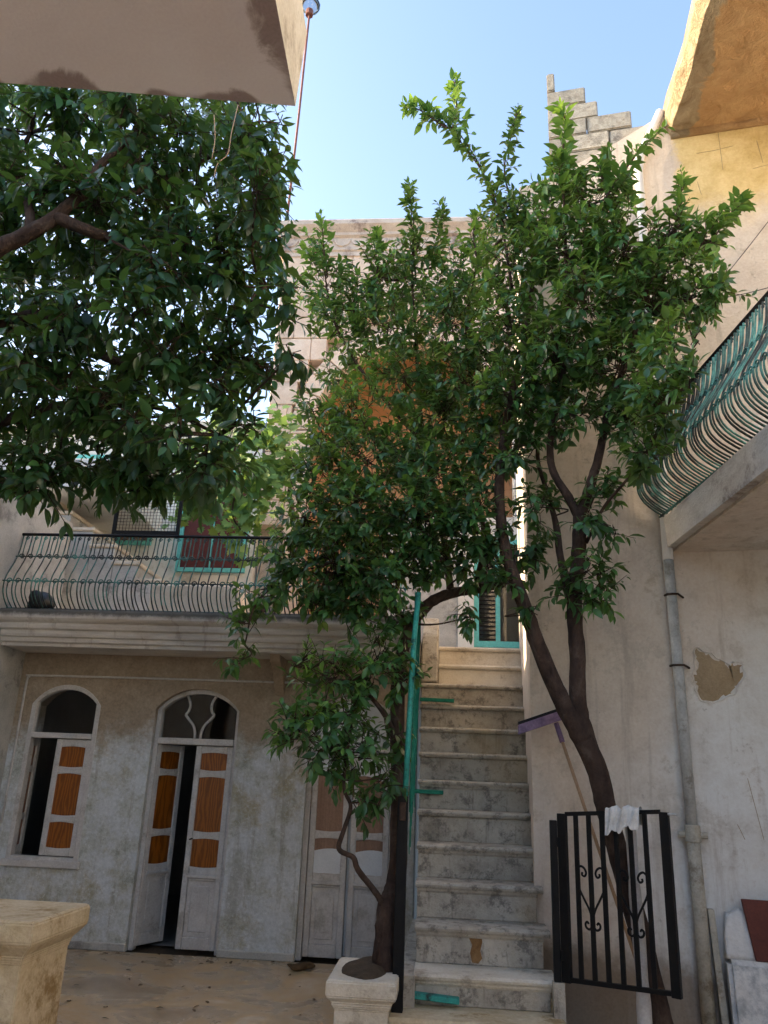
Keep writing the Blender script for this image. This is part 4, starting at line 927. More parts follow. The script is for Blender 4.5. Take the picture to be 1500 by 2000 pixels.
pl = moulded_block('tree_planter', 'small stone planter with moulded rim at the foot of the stair', 'planter', -0.685, -0.345, 5.66, 6.25, .45,
    [(0, 0), (0, .285), (.02, .30), (.02, .325), (.035, .34), (.055, .36), (.055, .445), (.045, .455)], 'pale_stone')
lump('soil_mound', (-0.50, 5.98, 0.452), .155, .25, .05, 'soil', 4, .2, parent=pl).matrix_parent_inverse = WORLD[pl.name].inverted()
lump('loose_stone', (-0.62, 6.55, 0.06), .14, .10, .10, 'pale_stone', 14, .25, label='loose pale stone lying behind the tree planter', cat='stone')
lump('leaf_litter', (-1.31, 8.0, 0.02), .10, .07, .03, 'dry_leaf', 12, .5, label='small dark heap of dry leaves on the floor by the curtained door', cat='leaf litter')

# ------------------------------------------------------------------ slab over the left and the rest of the courtyard
sl = thing('overhead_slab', 'broad pinkish-grey rendered concrete slab overhead with damp stained edges', 'slab', (-2.6, 0.5, 4.4))
Z4 = 4.4; c0 = np.array([-0.68, 2.59]); c1 = np.array([-4.62, 2.05]); c2 = np.array([-0.50, -3.8]); c3 = np.array([-4.62, -3.8])
me_v = []; me_f = []; edge = []
nu, nv = 60, 60
for j in range(nv+1):
    for i in range(nu+1):
        u, v = (i/nu)**1.6, (j/nv)**1.6
        a = c0*(1-u)+c1*u; b_ = c2*(1-u)+c3*u; p = a*(1-v)+b_*v
        me_v.append((p[0], p[1], Z4)); edge.append(min(np.linalg.norm(c1-c0)*u*0.9, 6.3*v))
for j in range(nv):
    for i in range(nu): k = j*(nu+1)+i; me_f.append((k, k+1, k+nu+2, k+nu+1))
me = bpy.data.meshes.new('slab_underside'); me.from_pydata(me_v, [], me_f); me.update(); me.materials.append(MATS['slab_render'])
at_ = me.attributes.new('edge', 'FLOAT', 'POINT'); at_.data.foreach_set('value', np.array(edge, dtype=np.float32))
mkobj('slab_underside', me, sl)
T = .42
MB().add([(*c0, Z4), (*c1, Z4), (*c1, Z4+T), (*(c0+np.array([.02, .0])), Z4+T), (*c2, Z4), (*(c2+np.array([.02, 0])), Z4+T), (*c3, Z4+T)], [(0, 3, 2, 1), (0, 4, 5, 3), (3, 5, 6, 2)]).obj('slab_edge', 'pale_stone', sl)
MB().box(-9, -4.625, -6, 4.6, 0, 6.8).obj('left_house', 'white_plaster', label='tall plain plastered house along the courtyard side under the overhead slab', cat='house')
MB().box(-4.62, -4.60, 4.601, 8.30, 0, 4.5).box(-9, -4.621, 4.601, 8.9, 0, 4.5).obj('left_wing', 'grey_plaster', label='low grey plastered wing closing the corner beside the arched window', cat='wall')
MB().box(-14, -9.6, 4.7, 8.6, 0, 11.6).obj('sun_block_house', 'cream_plaster', label='tall unseen block added to keep the sun off the lower courtyard', cat='house')  # added out of view to block the low sun from the courtyard
MB().box(-9, 7, -6, -4.01, 0, 2.8).obj('rear_house', 'white_plaster', label='plain house front closing the courtyard opposite the doors', cat='house')
MB().box(4.61, 7, -4, 6.0, 0, 7.9).obj('right_house', 'white_plaster', label='plain house front behind the teal railed balcony', cat='house')

# ------------------------------------------------------------------ trees
LT = [0.0, 0.22, 0.5, 0.78, 1.0]; LW = [0.0, 0.78, 1.0, 0.56, 0.0]
def leaf_template(bend=0.22, fold=0.28):
    v = [(0, 0, 0)]
    for t, h in list(zip(LT, LW))[1:4]:
        zc = -bend*t*t
        v += [(-h*.5, t, zc+fold*h*.5*.5), (0, t, zc), (h*.5, t, zc+fold*h*.5*.5)]
    v.append((0, 1.0, -bend))
    f = [(0, 2, 1), (0, 3, 2)]
    for k in (0, 1):
        a = 1+3*k; f += [(a, a+1, a+4, a+3), (a+1, a+2, a+5, a+4)]
    f += [(7, 8, 10), (8, 9, 10)]
    return np.array(v, float), f
TV, TF = leaf_template()
def vine_template():
    pts = [(0, 0), (.30, -.12), (.52, .10), (.36, .28), (.60, .45), (.34, .55), (.30, .78), (.12, .70), (0, 1.0)]
    L = [(-x, y) for x, y in pts[1:-1]][::-1]
    ring = pts + L
    v = [(x, y, -.15*y*y+.10*abs(x)) for x, y in ring] + [(0, .4, 0)]
    n = len(ring); return np.array(v, float), [(i, (i+1) % n, n) for i in range(n)]
def frames(d, nrm):
    d = d/np.linalg.norm(d, axis=1)[:, None]; nrm = nrm-(nrm*d).sum(1)[:, None]*d
    nrm /= np.linalg.norm(nrm, axis=1)[:, None]+1e-9; x = np.cross(d, nrm); return x, d, nrm
def leaves_obj(name, P, D, Nn, Ln, Wd, Ti, parent, mat, tmpl=None):
    tv, tf = tmpl if tmpl else (TV, TF); X, Y_, Z_ = frames(D, Nn); n = len(P); k = len(tv)
    V = P[:, None, :] + X[:, None, :]*(tv[None, :, 0:1]*Wd[:, None, None]) + Y_[:, None, :]*(tv[None, :, 1:2]*Ln[:, None, None]) + Z_[:, None, :]*(tv[None, :, 2:3]*Ln[:, None, None])
    V = V.reshape(-1, 3)
    lt = np.array([len(f_) for f_ in tf]); fl = np.concatenate([np.array(f_) for f_ in tf])
    me = bpy.data.meshes.new(name)
    me.vertices.add(n*k); me.vertices.foreach_set('co', V.astype(np.float32).ravel())
    idx = (fl[None, :]+(np.arange(n)*k)[:, None]).ravel()
    me.loops.add(len(idx)); me.loops.foreach_set('vertex_index', idx.astype(np.int32))
    tot = np.tile(lt, n); st_ = np.concatenate([[0], np.cumsum(tot)[:-1]])
    me.polygons.add(len(tot)); me.polygons.foreach_set('loop_start', st_.astype(np.int32)); me.polygons.foreach_set('loop_total', tot.astype(np.int32))
    me.polygons.foreach_set('use_smooth', np.ones(len(tot), bool))
    at_ = me.attributes.new('tint', 'FLOAT', 'POINT'); at_.data.foreach_set('value', np.repeat(Ti, k).astype(np.float32))
    me.update(calc_edges=True); me.validate(); me.materials.append(MATS[mat])
    return mkobj(name, me, parent, kind='stuff')
LEAFVAR = {}
def leaf_variants(mat):
    if mat in LEAFVAR: return LEAFVAR[mat]
    out = []
    for k in range(10):
        tv, tf = leaf_template(0.12+0.03*k, 0.15+0.03*(k % 5))
        me = bpy.data.meshes.new('leaf'); me.from_pydata([tuple(p) for p in tv], [], tf); me.update()
        at_ = me.attributes.new('tint', 'FLOAT', 'POINT'); at_.data.foreach_set('value', np.full(len(tv), k/9, np.float32))
        me.polygons.foreach_set('use_smooth', [True]*len(me.polygons)); me.materials.append(MATS[mat]); out.append(me)
    LEAFVAR[mat] = out; return out

class Tree:
    def __init__(s): s.P = []; s.D = []; s.N = []; s.L = []; s.W = []; s.T = []; s.tw = MB(); s.nodes = []; s.ok = None
    def limb(s, pts, r0, r1, n=6): 
        q = catmull(pts, 6); s.nodes += list(q)
        return q, np.linspace(r0, r1, len(q))
    def shoot(s, base, d, length, nl, ll, tint, droop, tjit=0.12, stem=0.003):
        base = np.array(base, float); d = np.array(d, float); d /= np.linalg.norm(d)
        if s.ok and not (s.ok(base) and s.ok(base+d*length)): return
        # shoot axis bends a little
        bend = RNG.normal(0, .25, 3)+np.array([0, 0, -droop*.5]); pts = []
        for k in range(5):
            t = k/4; pts.append(base+d*length*t+bend*length*t*t*.5)
        pts = np.array(pts); s.tw.tube(pts, [stem*1.4]*2+[stem]*2+[stem*.5], 3, cap=False)
        ph = RNG.uniform(0, 6.28); a = np.array([0, 0, 1.0]) if abs(d[2]) < .9 else np.array([1.0, 0, 0])
        u = np.cross(d, a); u /= np.linalg.norm(u); v = np.cross(d, u)
        for k in range(nl):
            t = 0.12+0.88*(k+RNG.uniform(0, .6))/nl; t = min(t, 1); i = min(int(t*4), 3); p = pts[i]+(pts[i+1]-pts[i])*(t*4-i)
            ax = pts[i+1]-pts[i]; ax /= np.linalg.norm(ax)
            q = ph+k*2.4+RNG.normal(0, .3); rad = u*math.cos(q)+v*math.sin(q)
            op = 0.95-0.5*t
            ld = ax*(1-op*.75)+rad*op+np.array([0, 0, -droop])+RNG.normal(0, .14, 3)
            ld /= np.linalg.norm(ld)
            nr = ax*0.6+np.array([0, 0, .8])+RNG.normal(0, .25, 3)
            L_ = ll*RNG.uniform(.5, 1.25)*(0.75 if t > .85 else 1)
            s.P.append(p+ld*.008); s.D.append(ld); s.N.append(nr); s.L.append(L_); s.W.append(L_*RNG.uniform(.36, .50)); s.T.append(min(max(tint+RNG.normal(0, tjit)+.10*(t-.5), 0), 1))
    def build(s, root, nind, ok):
        P = np.array(s.P); D = np.array(s.D); N = np.array(s.N); L_ = np.array(s.L); Wd = np.array(s.W); T_ = np.array(s.T)
        keep = np.array([ok(p) for p in P+D*L_[:, None]]) & np.array([ok(p) for p in P]); P, D, N, L_, Wd, T_ = [q[keep] for q in (P, D, N, L_, Wd, T_)]
        d = P-CAM; k = d @ FWD; xs = 750+FPX*(d @ RIGHT)/k; ysp = 1000-FPX*(d @ UP)/k
        infr = (xs > 10) & (xs < 1490) & (ysp > 10) & (ysp < 1990)
        X_, Y_, Z_ = frames(D, N); face = np.abs((Z_*(d/np.linalg.norm(d, axis=1)[:, None])).sum(1))
        score = L_*Wd*(0.25+face)/k**4; score[~infr] = 0
        # favour leaves with nothing in front: coarse screen grid, nearest leaf per cell
        cell = (xs//16).astype(int)*1000+(ysp//16).astype(int); best = {}
        for i in np.argsort(k):
            if infr[i] and cell[i] not in best: best[cell[i]] = i
        cand = sorted(best.values(), key=lambda i: -score[i]*k[i]**2)[:nind]
        sel = np.zeros(len(P), bool); sel[cand] = True
        leaves_obj('crown', P[~sel], D[~sel], N[~sel], L_[~sel], Wd[~sel], T_[~sel], root, 'citrus_leaf')
        X, Y_, Z_ = frames(D, N); off = WORLD[root.name].to_translation(); lv = leaf_variants('citrus_leaf')
        for i in cand:
            o = bpy.data.objects.new('leaf', lv[int(round(T_[i]*9))]); COL.objects.link(o); o.parent = root
            M_ = Matrix.Identity(4)
            for r_ in range(3):
                M_[r_][0] = X[i][r_]*Wd[i]; M_[r_][1] = Y_[i][r_]*L_[i]; M_[r_][2] = Z_[i][r_]*L_[i]; M_[r_][3] = P[i][r_]-off[r_]
            o.matrix_basis = M_
        s.tw.obj('twigs', 'bark', root, smooth=True, fixn=False, kind='stuff')
        print('leaves', root.name, len(P))

def fill(tree, clusters, dens, ll, nl, droop, tint, shoot_len=(.12, .26), bias=(0, -0.15, .35)):
    """clusters: (px, py, radius px, depth Y[, tint shift[, droop]])"""
    for c in clusters:
        px_, py_, rp, Y = c[:4]; ts_ = c[4] if len(c) > 4 else 0; dr = c[5] if len(c) > 5 else droop
        cen = atY(px_, py_, Y); dist = (cen-CAM) @ FWD; r_ = rp/FPX*dist
        ns = max(int(dens*(rp/80)**2), 3)
        # branch from the nearest limb point
        if tree.nodes:
            nd = min(tree.nodes, key=lambda q: np.linalg.norm(q-cen)+0.6*max(q[2]-cen[2], 0)); L0 = np.linalg.norm(nd-cen)
            mid = (nd+cen)/2+np.array([RNG.normal(0, .08), RNG.normal(0, .08), -.06*L0])
            q = catmull([nd, mid, cen], 4); tree.tw.tube(q, np.linspace(min(.013, .006+.008*L0), .005, len(q)), 5, cap=False)
        for _ in range(ns):
            w_ = RNG.normal(size=3); w_ /= np.linalg.norm(w_); rad = RNG.uniform(.25, 1)**.6
            p = cen+w_*r_*rad*np.array([1, 1.15, 1])*.86
            d = w_*.9+np.array(bias)+RNG.normal(0, .35, 3)
            sl_ = RNG.uniform(*shoot_len)
            if RNG.random() < .45 and (tree.ok is None or tree.ok(p)): tree.tw.tube([cen+RNG.normal(0, .03, 3), (cen+p)/2+RNG.normal(0, .02, 3), p], [.004, .0035, .003], 3, cap=False)
            tree.shoot(p-d/np.linalg.norm(d)*sl_*.4, d, sl_, int(nl*RNG.uniform(.7, 1.25)), ll*RNG.uniform(.85, 1.1), tint+ts_+RNG.normal(0, .16), dr)
def spire(tree, pix, Y, ll, tint, n=5, nl=9):
    """an upright leader: leaves all along a path"""
    q = catmull([atY(x, y, Y) for x, y in pix], n)
    tree.tw.tube(q, np.linspace(.010, .003, len(q)), 5, cap=False)
    if tree.nodes:
        nd = min(tree.nodes, key=lambda t: np.linalg.norm(t-q[0])); tree.tw.tube([nd, (nd+q[0])/2-np.array([0, 0, .04]), q[0]], [.012, .011, .010], 5, cap=False)
    for k in range(len(q)-1):
        f_ = k/(len(q)-1); d = q[k+1]-q[k]; L_ = np.linalg.norm(d)
        for _ in range(2):
            dd_ = d/L_+RNG.normal(0, .5, 3)*(1-f_*.6); tree.shoot(q[k], dd_, RNG.uniform(.09, .17)*(1.1-.5*f_), max(int(nl*.7), 3), ll*1.38*(1.05-.25*f_)*RNG.uniform(.8, 1.15), tint+.2*f_, .05)
    tree.shoot(q[-1], q[-1]-q[-2], .12, 7, ll*.7, tint+.25, 0)

def clear_wall(p):
    """keep foliage out of walls, slabs and railings"""
    d = np.array(p)-WA; s = d @ WU; o = d @ WN
    if s > -0.06 and o < 0.04 and p[2] < 8.3: return False
    if p[0] > 1.60 and p[2] < 4.95 and p[2] > 3.3: return False
    if p[1] > 7.55 and 2.8 < p[2] < 4.1 and p[0] < -0.3: return False
    if p[1] > 8.2 and p[2] < 3.2: return False
    return True

def T3(x, y, Y): return atY(x, y, Y)

# ---- tree in the planter
ta = Tree(); ta.ok = clear_wall; ra = thing('citrus_tree', 'leafy citrus tree with twisted trunk growing from the small stone planter', 'tree', (-0.5, 5.98, 0.45))
tr = [T3(752, 1905, 5.98), T3(752, 1830, 5.98), T3(758, 1770, 6.0), T3(776, 1700, 6.05), T3(779, 1560, 6.1), T3(776, 1430, 6.15), T3(778, 1330, 6.2), T3(795, 1240, 6.25), T3(828, 1188, 6.3), T3(870, 1162, 6.3), T3(930, 1150, 6.28), T3(985, 1138, 6.2)]
tr[0] = np.array([tr[0][0], 5.98, 0.40])
q, r_ = ta.limb(tr, .075, .035); r_ = r_.copy(); r_[:8] = np.linspace(.095, .07, 8); r_[8:14] *= 1.05
MB().tube(q, r_, 10, jit=.09).obj('trunk', 'bark', ra, smooth=True)
def limb(tree, root, pix, r0, r1, jit=.07):
    q, r_ = tree.limb([T3(*p) for p in pix], r0, r1); MB().tube(q, r_, 8, jit=jit).obj('limb', 'bark', root, smooth=True)
limb(ta, ra, [(752, 1775, 5.98), (735, 1745, 5.93), (700, 1700, 5.86), (690, 1675, 5.84), (662, 1658, 5.82), (672, 1620, 5.8), (685, 1575, 5.8), (672, 1540, 5.8), (676, 1480, 5.8), (690, 1400, 5.85)], .024, .010)
limb(ta, ra, [(775, 1440, 6.15), (740, 1380, 6.0), (690, 1330, 5.95), (640, 1290, 5.9)], .022, .008)
limb(ta, ra, [(800, 1235, 6.25), (770, 1180, 6.3), (740, 1120, 6.4), (690, 1050, 6.5), (650, 960, 6.6), (640, 880, 6.6)], .035, .010)
limb(ta, ra, [(740, 1120, 6.4), (640, 1120, 6.2), (560, 1130, 6.1), (500, 1180, 6.0), (478, 1260, 6.0)], .018, .006)
limb(ta, ra, [(880, 1160, 6.3), (870, 1060, 6.5), (850, 960, 6.7), (828, 860, 6.8), (818, 760, 6.8), (812, 660, 6.8), (805, 540, 6.8), (808, 430, 6.8)], .032, .008)
limb(ta, ra, [(828, 862, 6.8), (780, 815, 6.75), (735, 760, 6.75), (690, 700, 6.8), (650, 620, 6.8), (632, 520, 6.8)], .024, .007)
limb(ta, ra, [(930, 1150, 6.28), (945, 1050, 6.5), (930, 960, 6.6), (900, 880, 6.7), (925, 780, 6.75), (910, 650, 6.8), (930, 520, 6.8)], .026, .008)
lowA = [(640, 1325, 75, 5.85, .18), (725, 1295, 70, 5.9, .02), (785, 1320, 45, 6.0), (690, 1390, 60, 5.9), (575, 1425, 55, 5.7, .10), (640, 1455, 60, 5.75), (700, 1470, 60, 5.8, -.05, .5), (740, 1520, 45, 5.85, -.1, .6), (640, 1510, 35, 5.75, -.05, .6), (705, 1560, 35, 5.8, -.1, .6), (765, 1440, 35, 5.95, -.1), (600, 1395, 35, 5.75, .25)]
hang = [(478, 1215, 42, 6.0, .0, .5), (470, 1290, 34, 6.0, .05, .7), (520, 1150, 55, 6.1, -.02, .45)]
midA = [(960, 700, 70, 6.6, -.05), (690, 600, 50, 6.9, .1), (850, 580, 55, 6.9, .05), (770, 580, 50, 6.9, .05), (860, 820, 70, 6.4, -.05), (960, 800, 60, 6.3, -.08), (660, 745, 40, 6.8), (640, 560, 75, 6.8, .12), (620, 480, 32, 6.8, .2), (735, 545, 75, 6.8, .05), (815, 500, 48, 6.8, -.1), (905, 555, 80, 6.8, .08), (940, 470, 40, 6.7, .25), (660, 640, 55, 6.7, .05), (760, 640, 80, 6.7), (880, 640, 95, 6.7), (700, 700, 45, 6.9), (790, 735, 80, 6.5, -.05), (900, 750, 95, 6.5, -.05), (610, 800, 40, 6.6), (700, 815, 75, 6.4, .08), (800, 870, 75, 6.5), (640, 850, 50, 6.5), (620, 920, 60, 6.3, -.03), (720, 900, 85, 6.2, .0), (840, 920, 90, 6.2, -.05), (940, 880, 75, 6.2, -.08), (600, 1010, 68, 6.1, -.05), (700, 1000, 95, 6.0, -.02), (820, 1010, 95, 6.0, -.05), (925, 1010, 85, 6.0, -.05), (560, 1090, 55, 6.1, -.05, .35), (650, 1100, 85, 6.0, -.05, .35), (760, 1110, 85, 6.0, -.08, .35), (865, 1090, 70, 6.0, -.08, .35), (950, 1090, 55, 6.0, -.08, .35), (700, 1180, 60, 6.1, -.1, .4), (620, 1180, 45, 6.1, -.1, .4), (780, 1210, 38, 6.1, -.1, .4), (920, 1205, 24, 6.0, -.15, .8)]
fill(ta, lowA, 36, .105, 9, .30, .46)
fill(ta, hang, 34, .105, 9, .5, .30)
fill(ta, midA, 58, .104, 10, .16, .43)
spire(ta, [(812, 540), (806, 470), (803, 410), (800, 368)], 6.8, .085, .15)
spire(ta, [(850, 520), (858, 450), (866, 410)], 6.8, .08, .15)
spire(ta, [(640, 540), (632, 480), (628, 430)], 6.8, .09, .55, 4, 7)
spire(ta, [(735, 540), (742, 490), (738, 460)], 6.8, .085, .3, 4)
spire(ta, [(570, 1300), (590, 1290), (598, 1265)], 5.8, .06, .75, 3, 4)
ta.build(ra, 300, clear_wall)
for (x_, y_, Y) in ((965, 532, 6.4), (800, 690, 6.3)):
    lump('fruit', atY(x_, y_, Y), .035, .035, .035, 'fruit_green', int(x_), .03, parent=ra).matrix_parent_inverse = WORLD[ra.name].inverted()

# ---- tree behind the gate
tb = Tree(); tb.ok = clear_wall; rb = thing('citrus_tree', 'tall forked citrus tree leaning over the black gate beside the tall wall', 'tree', (1.45, 5.86, 0))
tr = [np.array([1.46, 5.86, -.02]), T3(1292, 1990, 5.87), T3(1262, 1870, 5.9), T3(1225, 1730, 5.95), T3(1200, 1640, 5.97), T3(1183, 1575, 5.97), T3(1165, 1500, 5.97), T3(1140, 1445, 5.95)]
q, r_ = tb.limb(tr, .066, .076); MB().tube(q, r_, 12, jit=.05).obj('trunk', 'bark', rb, smooth=True)
limb(tb, rb, [(1142, 1450, 5.95), (1105, 1385, 5.93), (1062, 1290, 5.9), (1030, 1200, 5.88), (1005, 1130, 5.85), (985, 1060, 5.85), (975, 960, 5.9), (985, 850, 6.0), (1010, 720, 6.1), (1035, 600, 6.15), (1040, 480, 6.2), (1020, 380, 6.2)], .075, .010)
limb(tb, rb, [(1148, 1455, 5.97), (1130, 1380, 5.96), (1128, 1290, 5.92), (1122, 1180, 5.9), (1130, 1080, 5.88), (1132, 1010, 5.86)], .066, .052)
limb(tb, rb, [(1132, 1012, 5.86), (1110, 970, 5.85), (1080, 920, 5.85), (1075, 860, 5.85), (1090, 780, 5.85), (1110, 650, 5.85), (1105, 500, 5.8), (1100, 360, 5.75)], .040, .009)
limb(tb, rb, [(1132, 1012, 5.86), (1152, 950, 5.8), (1170, 890, 5.75), (1190, 800, 5.7), (1225, 700, 5.65), (1260, 580, 5.6), (1290, 480, 5.55), (1340, 430, 5.5)], .044, .009)
limb(tb, rb, [(1115, 1180, 5.9), (1095, 1090, 5.95), (1085, 1020, 6.0), (1065, 950, 6.05), (1050, 890, 6.1), (1060, 800, 6.1)], .034, .012)
limb(tb, rb, [(1145, 1060, 5.87), (1180, 990, 5.6), (1230, 930, 5.3), (1275, 860, 5.0), (1300, 790, 4.85)], .014, .006)
limb(tb, rb, [(1000, 560, 6.1), (975, 420, 6.1), (935, 320, 6.1), (890, 250, 6.1)], .014, .005)
midB = [(1000, 520, 85, 6.1), (985, 415, 48, 6.1, -.05), (1060, 440, 75, 6.1, .02), (1090, 360, 62, 5.9, .08), (1160, 400, 75, 5.8, .02), (1110, 500, 95, 5.8), (1215, 490, 90, 5.7, .08), (1300, 470, 60, 5.6, .15), (1380, 470, 46, 5.5, .28), (1310, 540, 60, 5.5, .02), (1150, 600, 95, 5.7, -.05), (1265, 600, 85, 5.6, -.02), (1360, 575, 52, 5.4, .0), (1400, 560, 38, 5.3, .08), (1000, 640, 85, 6.0, -.06), (1090, 710, 100, 5.8, -.1), (1210, 720, 90, 5.6, -.08), (1310, 690, 72, 4.95, -.03), (1365, 665, 42, 4.6), (1010, 770, 80, 5.9, -.1), (1120, 810, 62, 5.7, -.12), (1220, 820, 55, 5.6, -.1), (1300, 790, 62, 4.85, -.05), (1340, 745, 48, 4.65), (1265, 880, 48, 5.05, -.1), (1010, 880, 55, 5.9, -.1), (1050, 990, 45, 5.9, -.08, .35), (1040, 1080, 40, 5.9, -.08, .4), (1180, 960, 36, 5.7, -.08, .4), (1150, 1010, 30, 5.7, -.08, .4), (1190, 1030, 26, 5.7, -.08, .4)]
lowB = [(1150, 1115, 48, 5.75, -.02, .35), (1110, 1150, 38, 5.75, -.04, .4), (1170, 1160, 38, 5.75, -.04, .5), (1000, 1130, 30, 5.8, -.1, .5), (1040, 1190, 20, 5.8, -.1, .7)]
fill(tb, midB, 56, .106, 10, .16, .42)
fill(tb, lowB, 40, .105, 9, .35, .44)
spire(tb, [(985, 440), (950, 350), (910, 290), (870, 245), (835, 215)], 6.1, .085, .30, 4)
spire(tb, [(885, 265), (892, 225), (890, 185), (887, 158)], 6.1, .085, .62, 4, 6)
spire(tb, [(850, 235), (820, 215), (805, 212)], 6.1, .09, .75, 3, 6)
spire(tb, [(1000, 400), (985, 330), (1000, 260), (1008, 222)], 6.1, .07, .12, 5)
spire(tb, [(1100, 380), (1098, 310), (1105, 250), (1100, 215)], 5.8, .12, .65, 4, 5)
spire(tb, [(1180, 390), (1215, 340), (1250, 295), (1285, 258)], 5.7, .11, .6, 4, 5)
spire(tb, [(1320, 450), (1322, 410), (1330, 375), (1332, 350)], 5.5, .075, .7, 4, 6)
spire(tb, [(1385, 480), (1405, 440), (1435, 410), (1445, 400)], 5.5, .10, .6, 4, 6)
spire(tb, [(1180, 370), (1178, 330), (1190, 305)], 5.8, .09, .4, 3)
spire(tb, [(930, 500), (925, 450), (935, 425)], 6.4, .11, .75, 3, 5)
tb.build(rb, 300, clear_wall)

# ---- tree on the left
tc = Tree(); rc = thing('citrus_tree', 'dark dense citrus tree hanging under the overhead slab before the balcony', 'tree', (-3.75, 4.1, 0))
tr = [np.array([-3.75, 4.1, -.02]), np.array([-3.72, 4.1, 1.2]), np.array([-3.62, 4.12, 2.4]), np.array([-3.5, 4.15, 3.4]), np.array([-3.42, 4.2, 4.1])]
q, r_ = tc.limb(tr, .14, .10); MB().tube(q, r_, 12, jit=.05).obj('trunk', 'bark', rc, smooth=True)
L0 = [tr[-1], T3(-30, 510, 3.75), T3(40, 465, 3.7), T3(100, 430, 3.7), T3(150, 385, 3.75), T3(190, 330, 3.85), T3(240, 280, 4.0)]
q, r_ = tc.limb(L0, .058, .022); MB().tube(q, r_, 10, jit=.06).obj('limb', 'bark', rc, smooth=True)
for pts, a, b_ in ((([tr[-1], T3(60, 620, 4.4), T3(180, 660, 4.5), T3(210, 700, 4.5), T3(330, 720, 4.6), T3(450, 700, 4.6)]), .06, .012),
                   ([tr[-2], T3(-20, 830, 4.6), T3(100, 795, 4.6), T3(200, 790, 4.65), T3(310, 797, 4.7), T3(430, 850, 4.7)], .05, .010),
                   ([T3(110, 425, 3.7), T3(200, 460, 3.8), T3(300, 480, 4.4), T3(420, 500, 4.4), T3(520, 560, 4.3)], .04, .010),
                   ([T3(60, 460, 3.7), T3(55, 400, 3.8), T3(30, 340, 4.2), T3(60, 260, 4.2)], .035, .010),
                   ([T3(150, 385, 3.75), T3(250, 380, 4.0), T3(360, 330, 4.3), T3(450, 290, 4.3)], .030, .008)):
    q, r_ = tc.limb(pts, a, b_); MB().tube(q, r_, 8, jit=.07).obj('limb', 'bark', rc, smooth=True)
cl = []
rgc = np.random.default_rng(21)
for yy in range(170, 960, 74):
    for xx in range(-40, 600, 76):
        x_ = xx+rgc.uniform(-26, 26); y_ = yy+rgc.uniform(-24, 24)
        xr_ = 555 if y_ < 620 else 540-(y_-620)*.30
        if y_ > 760: xr_ = 440
        if y_ > 900: xr_ = 330
        if x_ > xr_-30: continue
        if y_ > 860 and x_ < 220 and x_ > 60 and y_ > 905: continue
        cl.append((x_, y_, 62 if rgc.random() < .8 else 48, 4.0+rgc.uniform(-.25, .9), rgc.uniform(-.12, .06)))
cl += [(545, 300, 26, 4.2), (540, 380, 30, 4.1), (545, 470, 34, 4.0), (570, 560, 32, 3.9, .05), (560, 610, 32, 3.9, -.05), (545, 240, 24, 4.2), (80, 930, 50, 4.0, -.05, .6), (40, 960, 30, 4.0, -.05, .6), (230, 930, 40, 4.2, 0, .6), (270, 960, 28, 4.2, 0, .6), (120, 900, 40, 4.1, -.05, .6), (320, 960, 32, 4.3, 0, .55), (300, 905, 55, 4.3), (400, 960, 36, 4.5, .1, .5), (450, 900, 44, 4.5, .12, .4), (490, 830, 40, 4.5, .05, .3), (520, 720, 40, 4.4, .0, .3), (575, 690, 22, 3.95, -.05, .7)]
fill(tc, cl, 35, .115, 9, .42, .17, (.14, .30), (0, -.1, .1))  # low base tint puts the backlit shade of this tree into its leaves
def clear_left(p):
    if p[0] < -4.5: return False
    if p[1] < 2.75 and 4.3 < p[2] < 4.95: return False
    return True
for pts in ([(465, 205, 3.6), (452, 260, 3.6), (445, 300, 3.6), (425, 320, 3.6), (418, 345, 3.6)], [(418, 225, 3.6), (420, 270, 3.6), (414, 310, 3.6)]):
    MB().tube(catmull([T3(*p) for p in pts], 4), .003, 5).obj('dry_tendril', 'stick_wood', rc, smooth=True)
tc.build(rc, 300, clear_left)

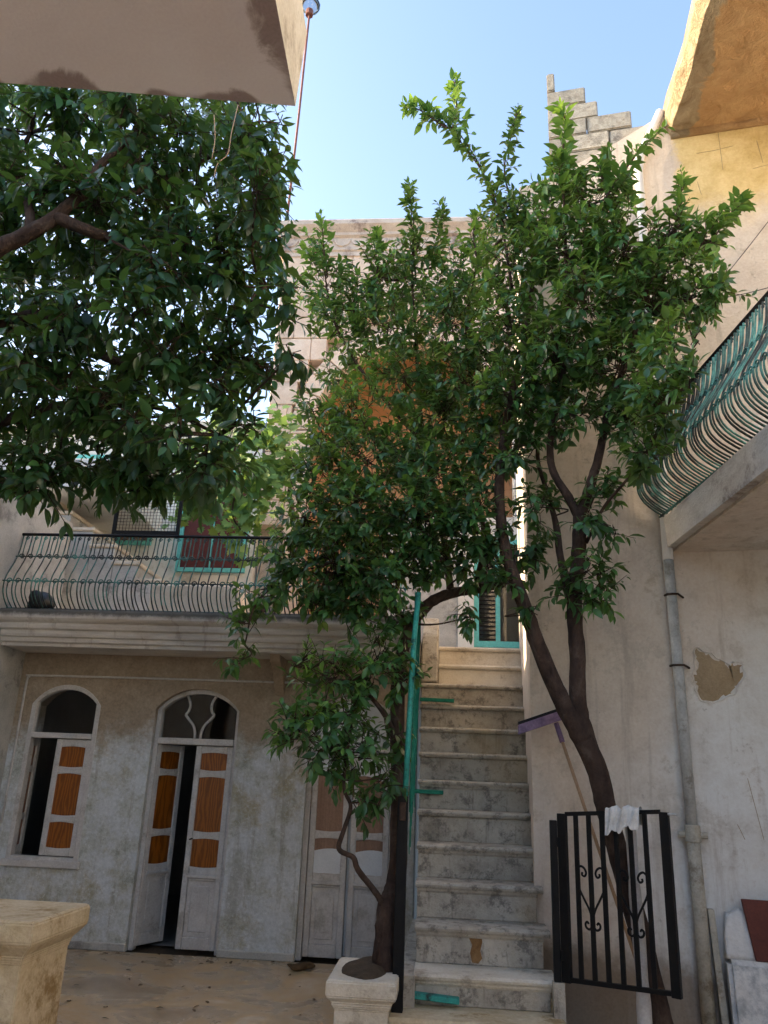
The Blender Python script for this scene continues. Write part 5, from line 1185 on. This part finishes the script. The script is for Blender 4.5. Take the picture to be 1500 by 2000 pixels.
# ---- vine on the terrace
vr = thing('grape_vine', 'pale green grape vine climbing in front of the maroon shutters on the terrace', 'vine', (-2.9, 9.6, ZT))
vt = vine_template(); VP_ = []; rgv = np.random.default_rng(3)
stem = catmull([(-2.55, 9.6, ZT), T3(575, 1080, 9.6), T3(565, 960, 9.6), T3(575, 910, 9.6), T3(520, 850, 9.6), T3(440, 870, 9.6), T3(400, 930, 9.5)], 6)
MB().tube(stem, np.linspace(.035, .010, len(stem)), 8, jit=.1).obj('stem', 'bark', vr, smooth=True)
MB().tube(catmull([T3(520, 850, 9.6), T3(470, 940, 9.5), T3(455, 1010, 9.4), T3(500, 1060, 9.4)], 5), .012, 6).obj('stem', 'bark', vr, smooth=True)
for (x_, y_, r_, n_) in ((540, 850, 45, 90), (500, 900, 50, 90), (545, 930, 38, 60), (500, 990, 42, 60), (440, 880, 50, 70), (380, 900, 50, 70), (400, 970, 42, 50), (360, 960, 30, 35), (470, 1030, 38, 30), (350, 1010, 20, 16), (430, 950, 50, 70), (470, 970, 45, 60), (520, 940, 40, 50), (440, 800, 40, 40), (480, 1070, 26, 14)):
    c_ = T3(x_, y_, 9.5); s_ = r_/FPX*10.5
    VP_.append(c_+rgv.normal(size=(n_, 3))*s_*np.array([.6, .45, .6]))
VP_ = np.concatenate(VP_); n_ = len(VP_)
D_ = rgv.normal(size=(n_, 3))*.5+np.array([0, -.35, -.7]); N_ = rgv.normal(size=(n_, 3))*.45+np.array([0, -.7, .6])
LL = rgv.uniform(.09, .17, n_); TT = np.clip(rgv.normal(.4, .25, n_), 0, 1)
leaves_obj('foliage', VP_, D_, N_, LL, LL*1.0, TT, vr, 'vine_leaf', vt)

# ---- fallen leaves on the floor
rf = np.random.default_rng(17); nf = 46
FP = np.stack([rf.uniform(-3.9, -0.75, nf), rf.uniform(6.0, 8.2, nf), np.full(nf, .006)], 1)
FP[:18, 1] = rf.uniform(7.9, 8.25, 18)
o = leaves_obj('fallen_leaves', FP, np.stack([rf.normal(size=nf), rf.normal(size=nf), np.full(nf, .08)], 1), np.stack([rf.normal(0, .2, nf), rf.normal(0, .2, nf), np.ones(nf)], 1), rf.uniform(.04, .08, nf), rf.uniform(.018, .035, nf), rf.uniform(0, 1, nf), None, 'dry_leaf')
o['label'] = 'dry brown leaves scattered over the courtyard floor'; o['category'] = 'leaves'
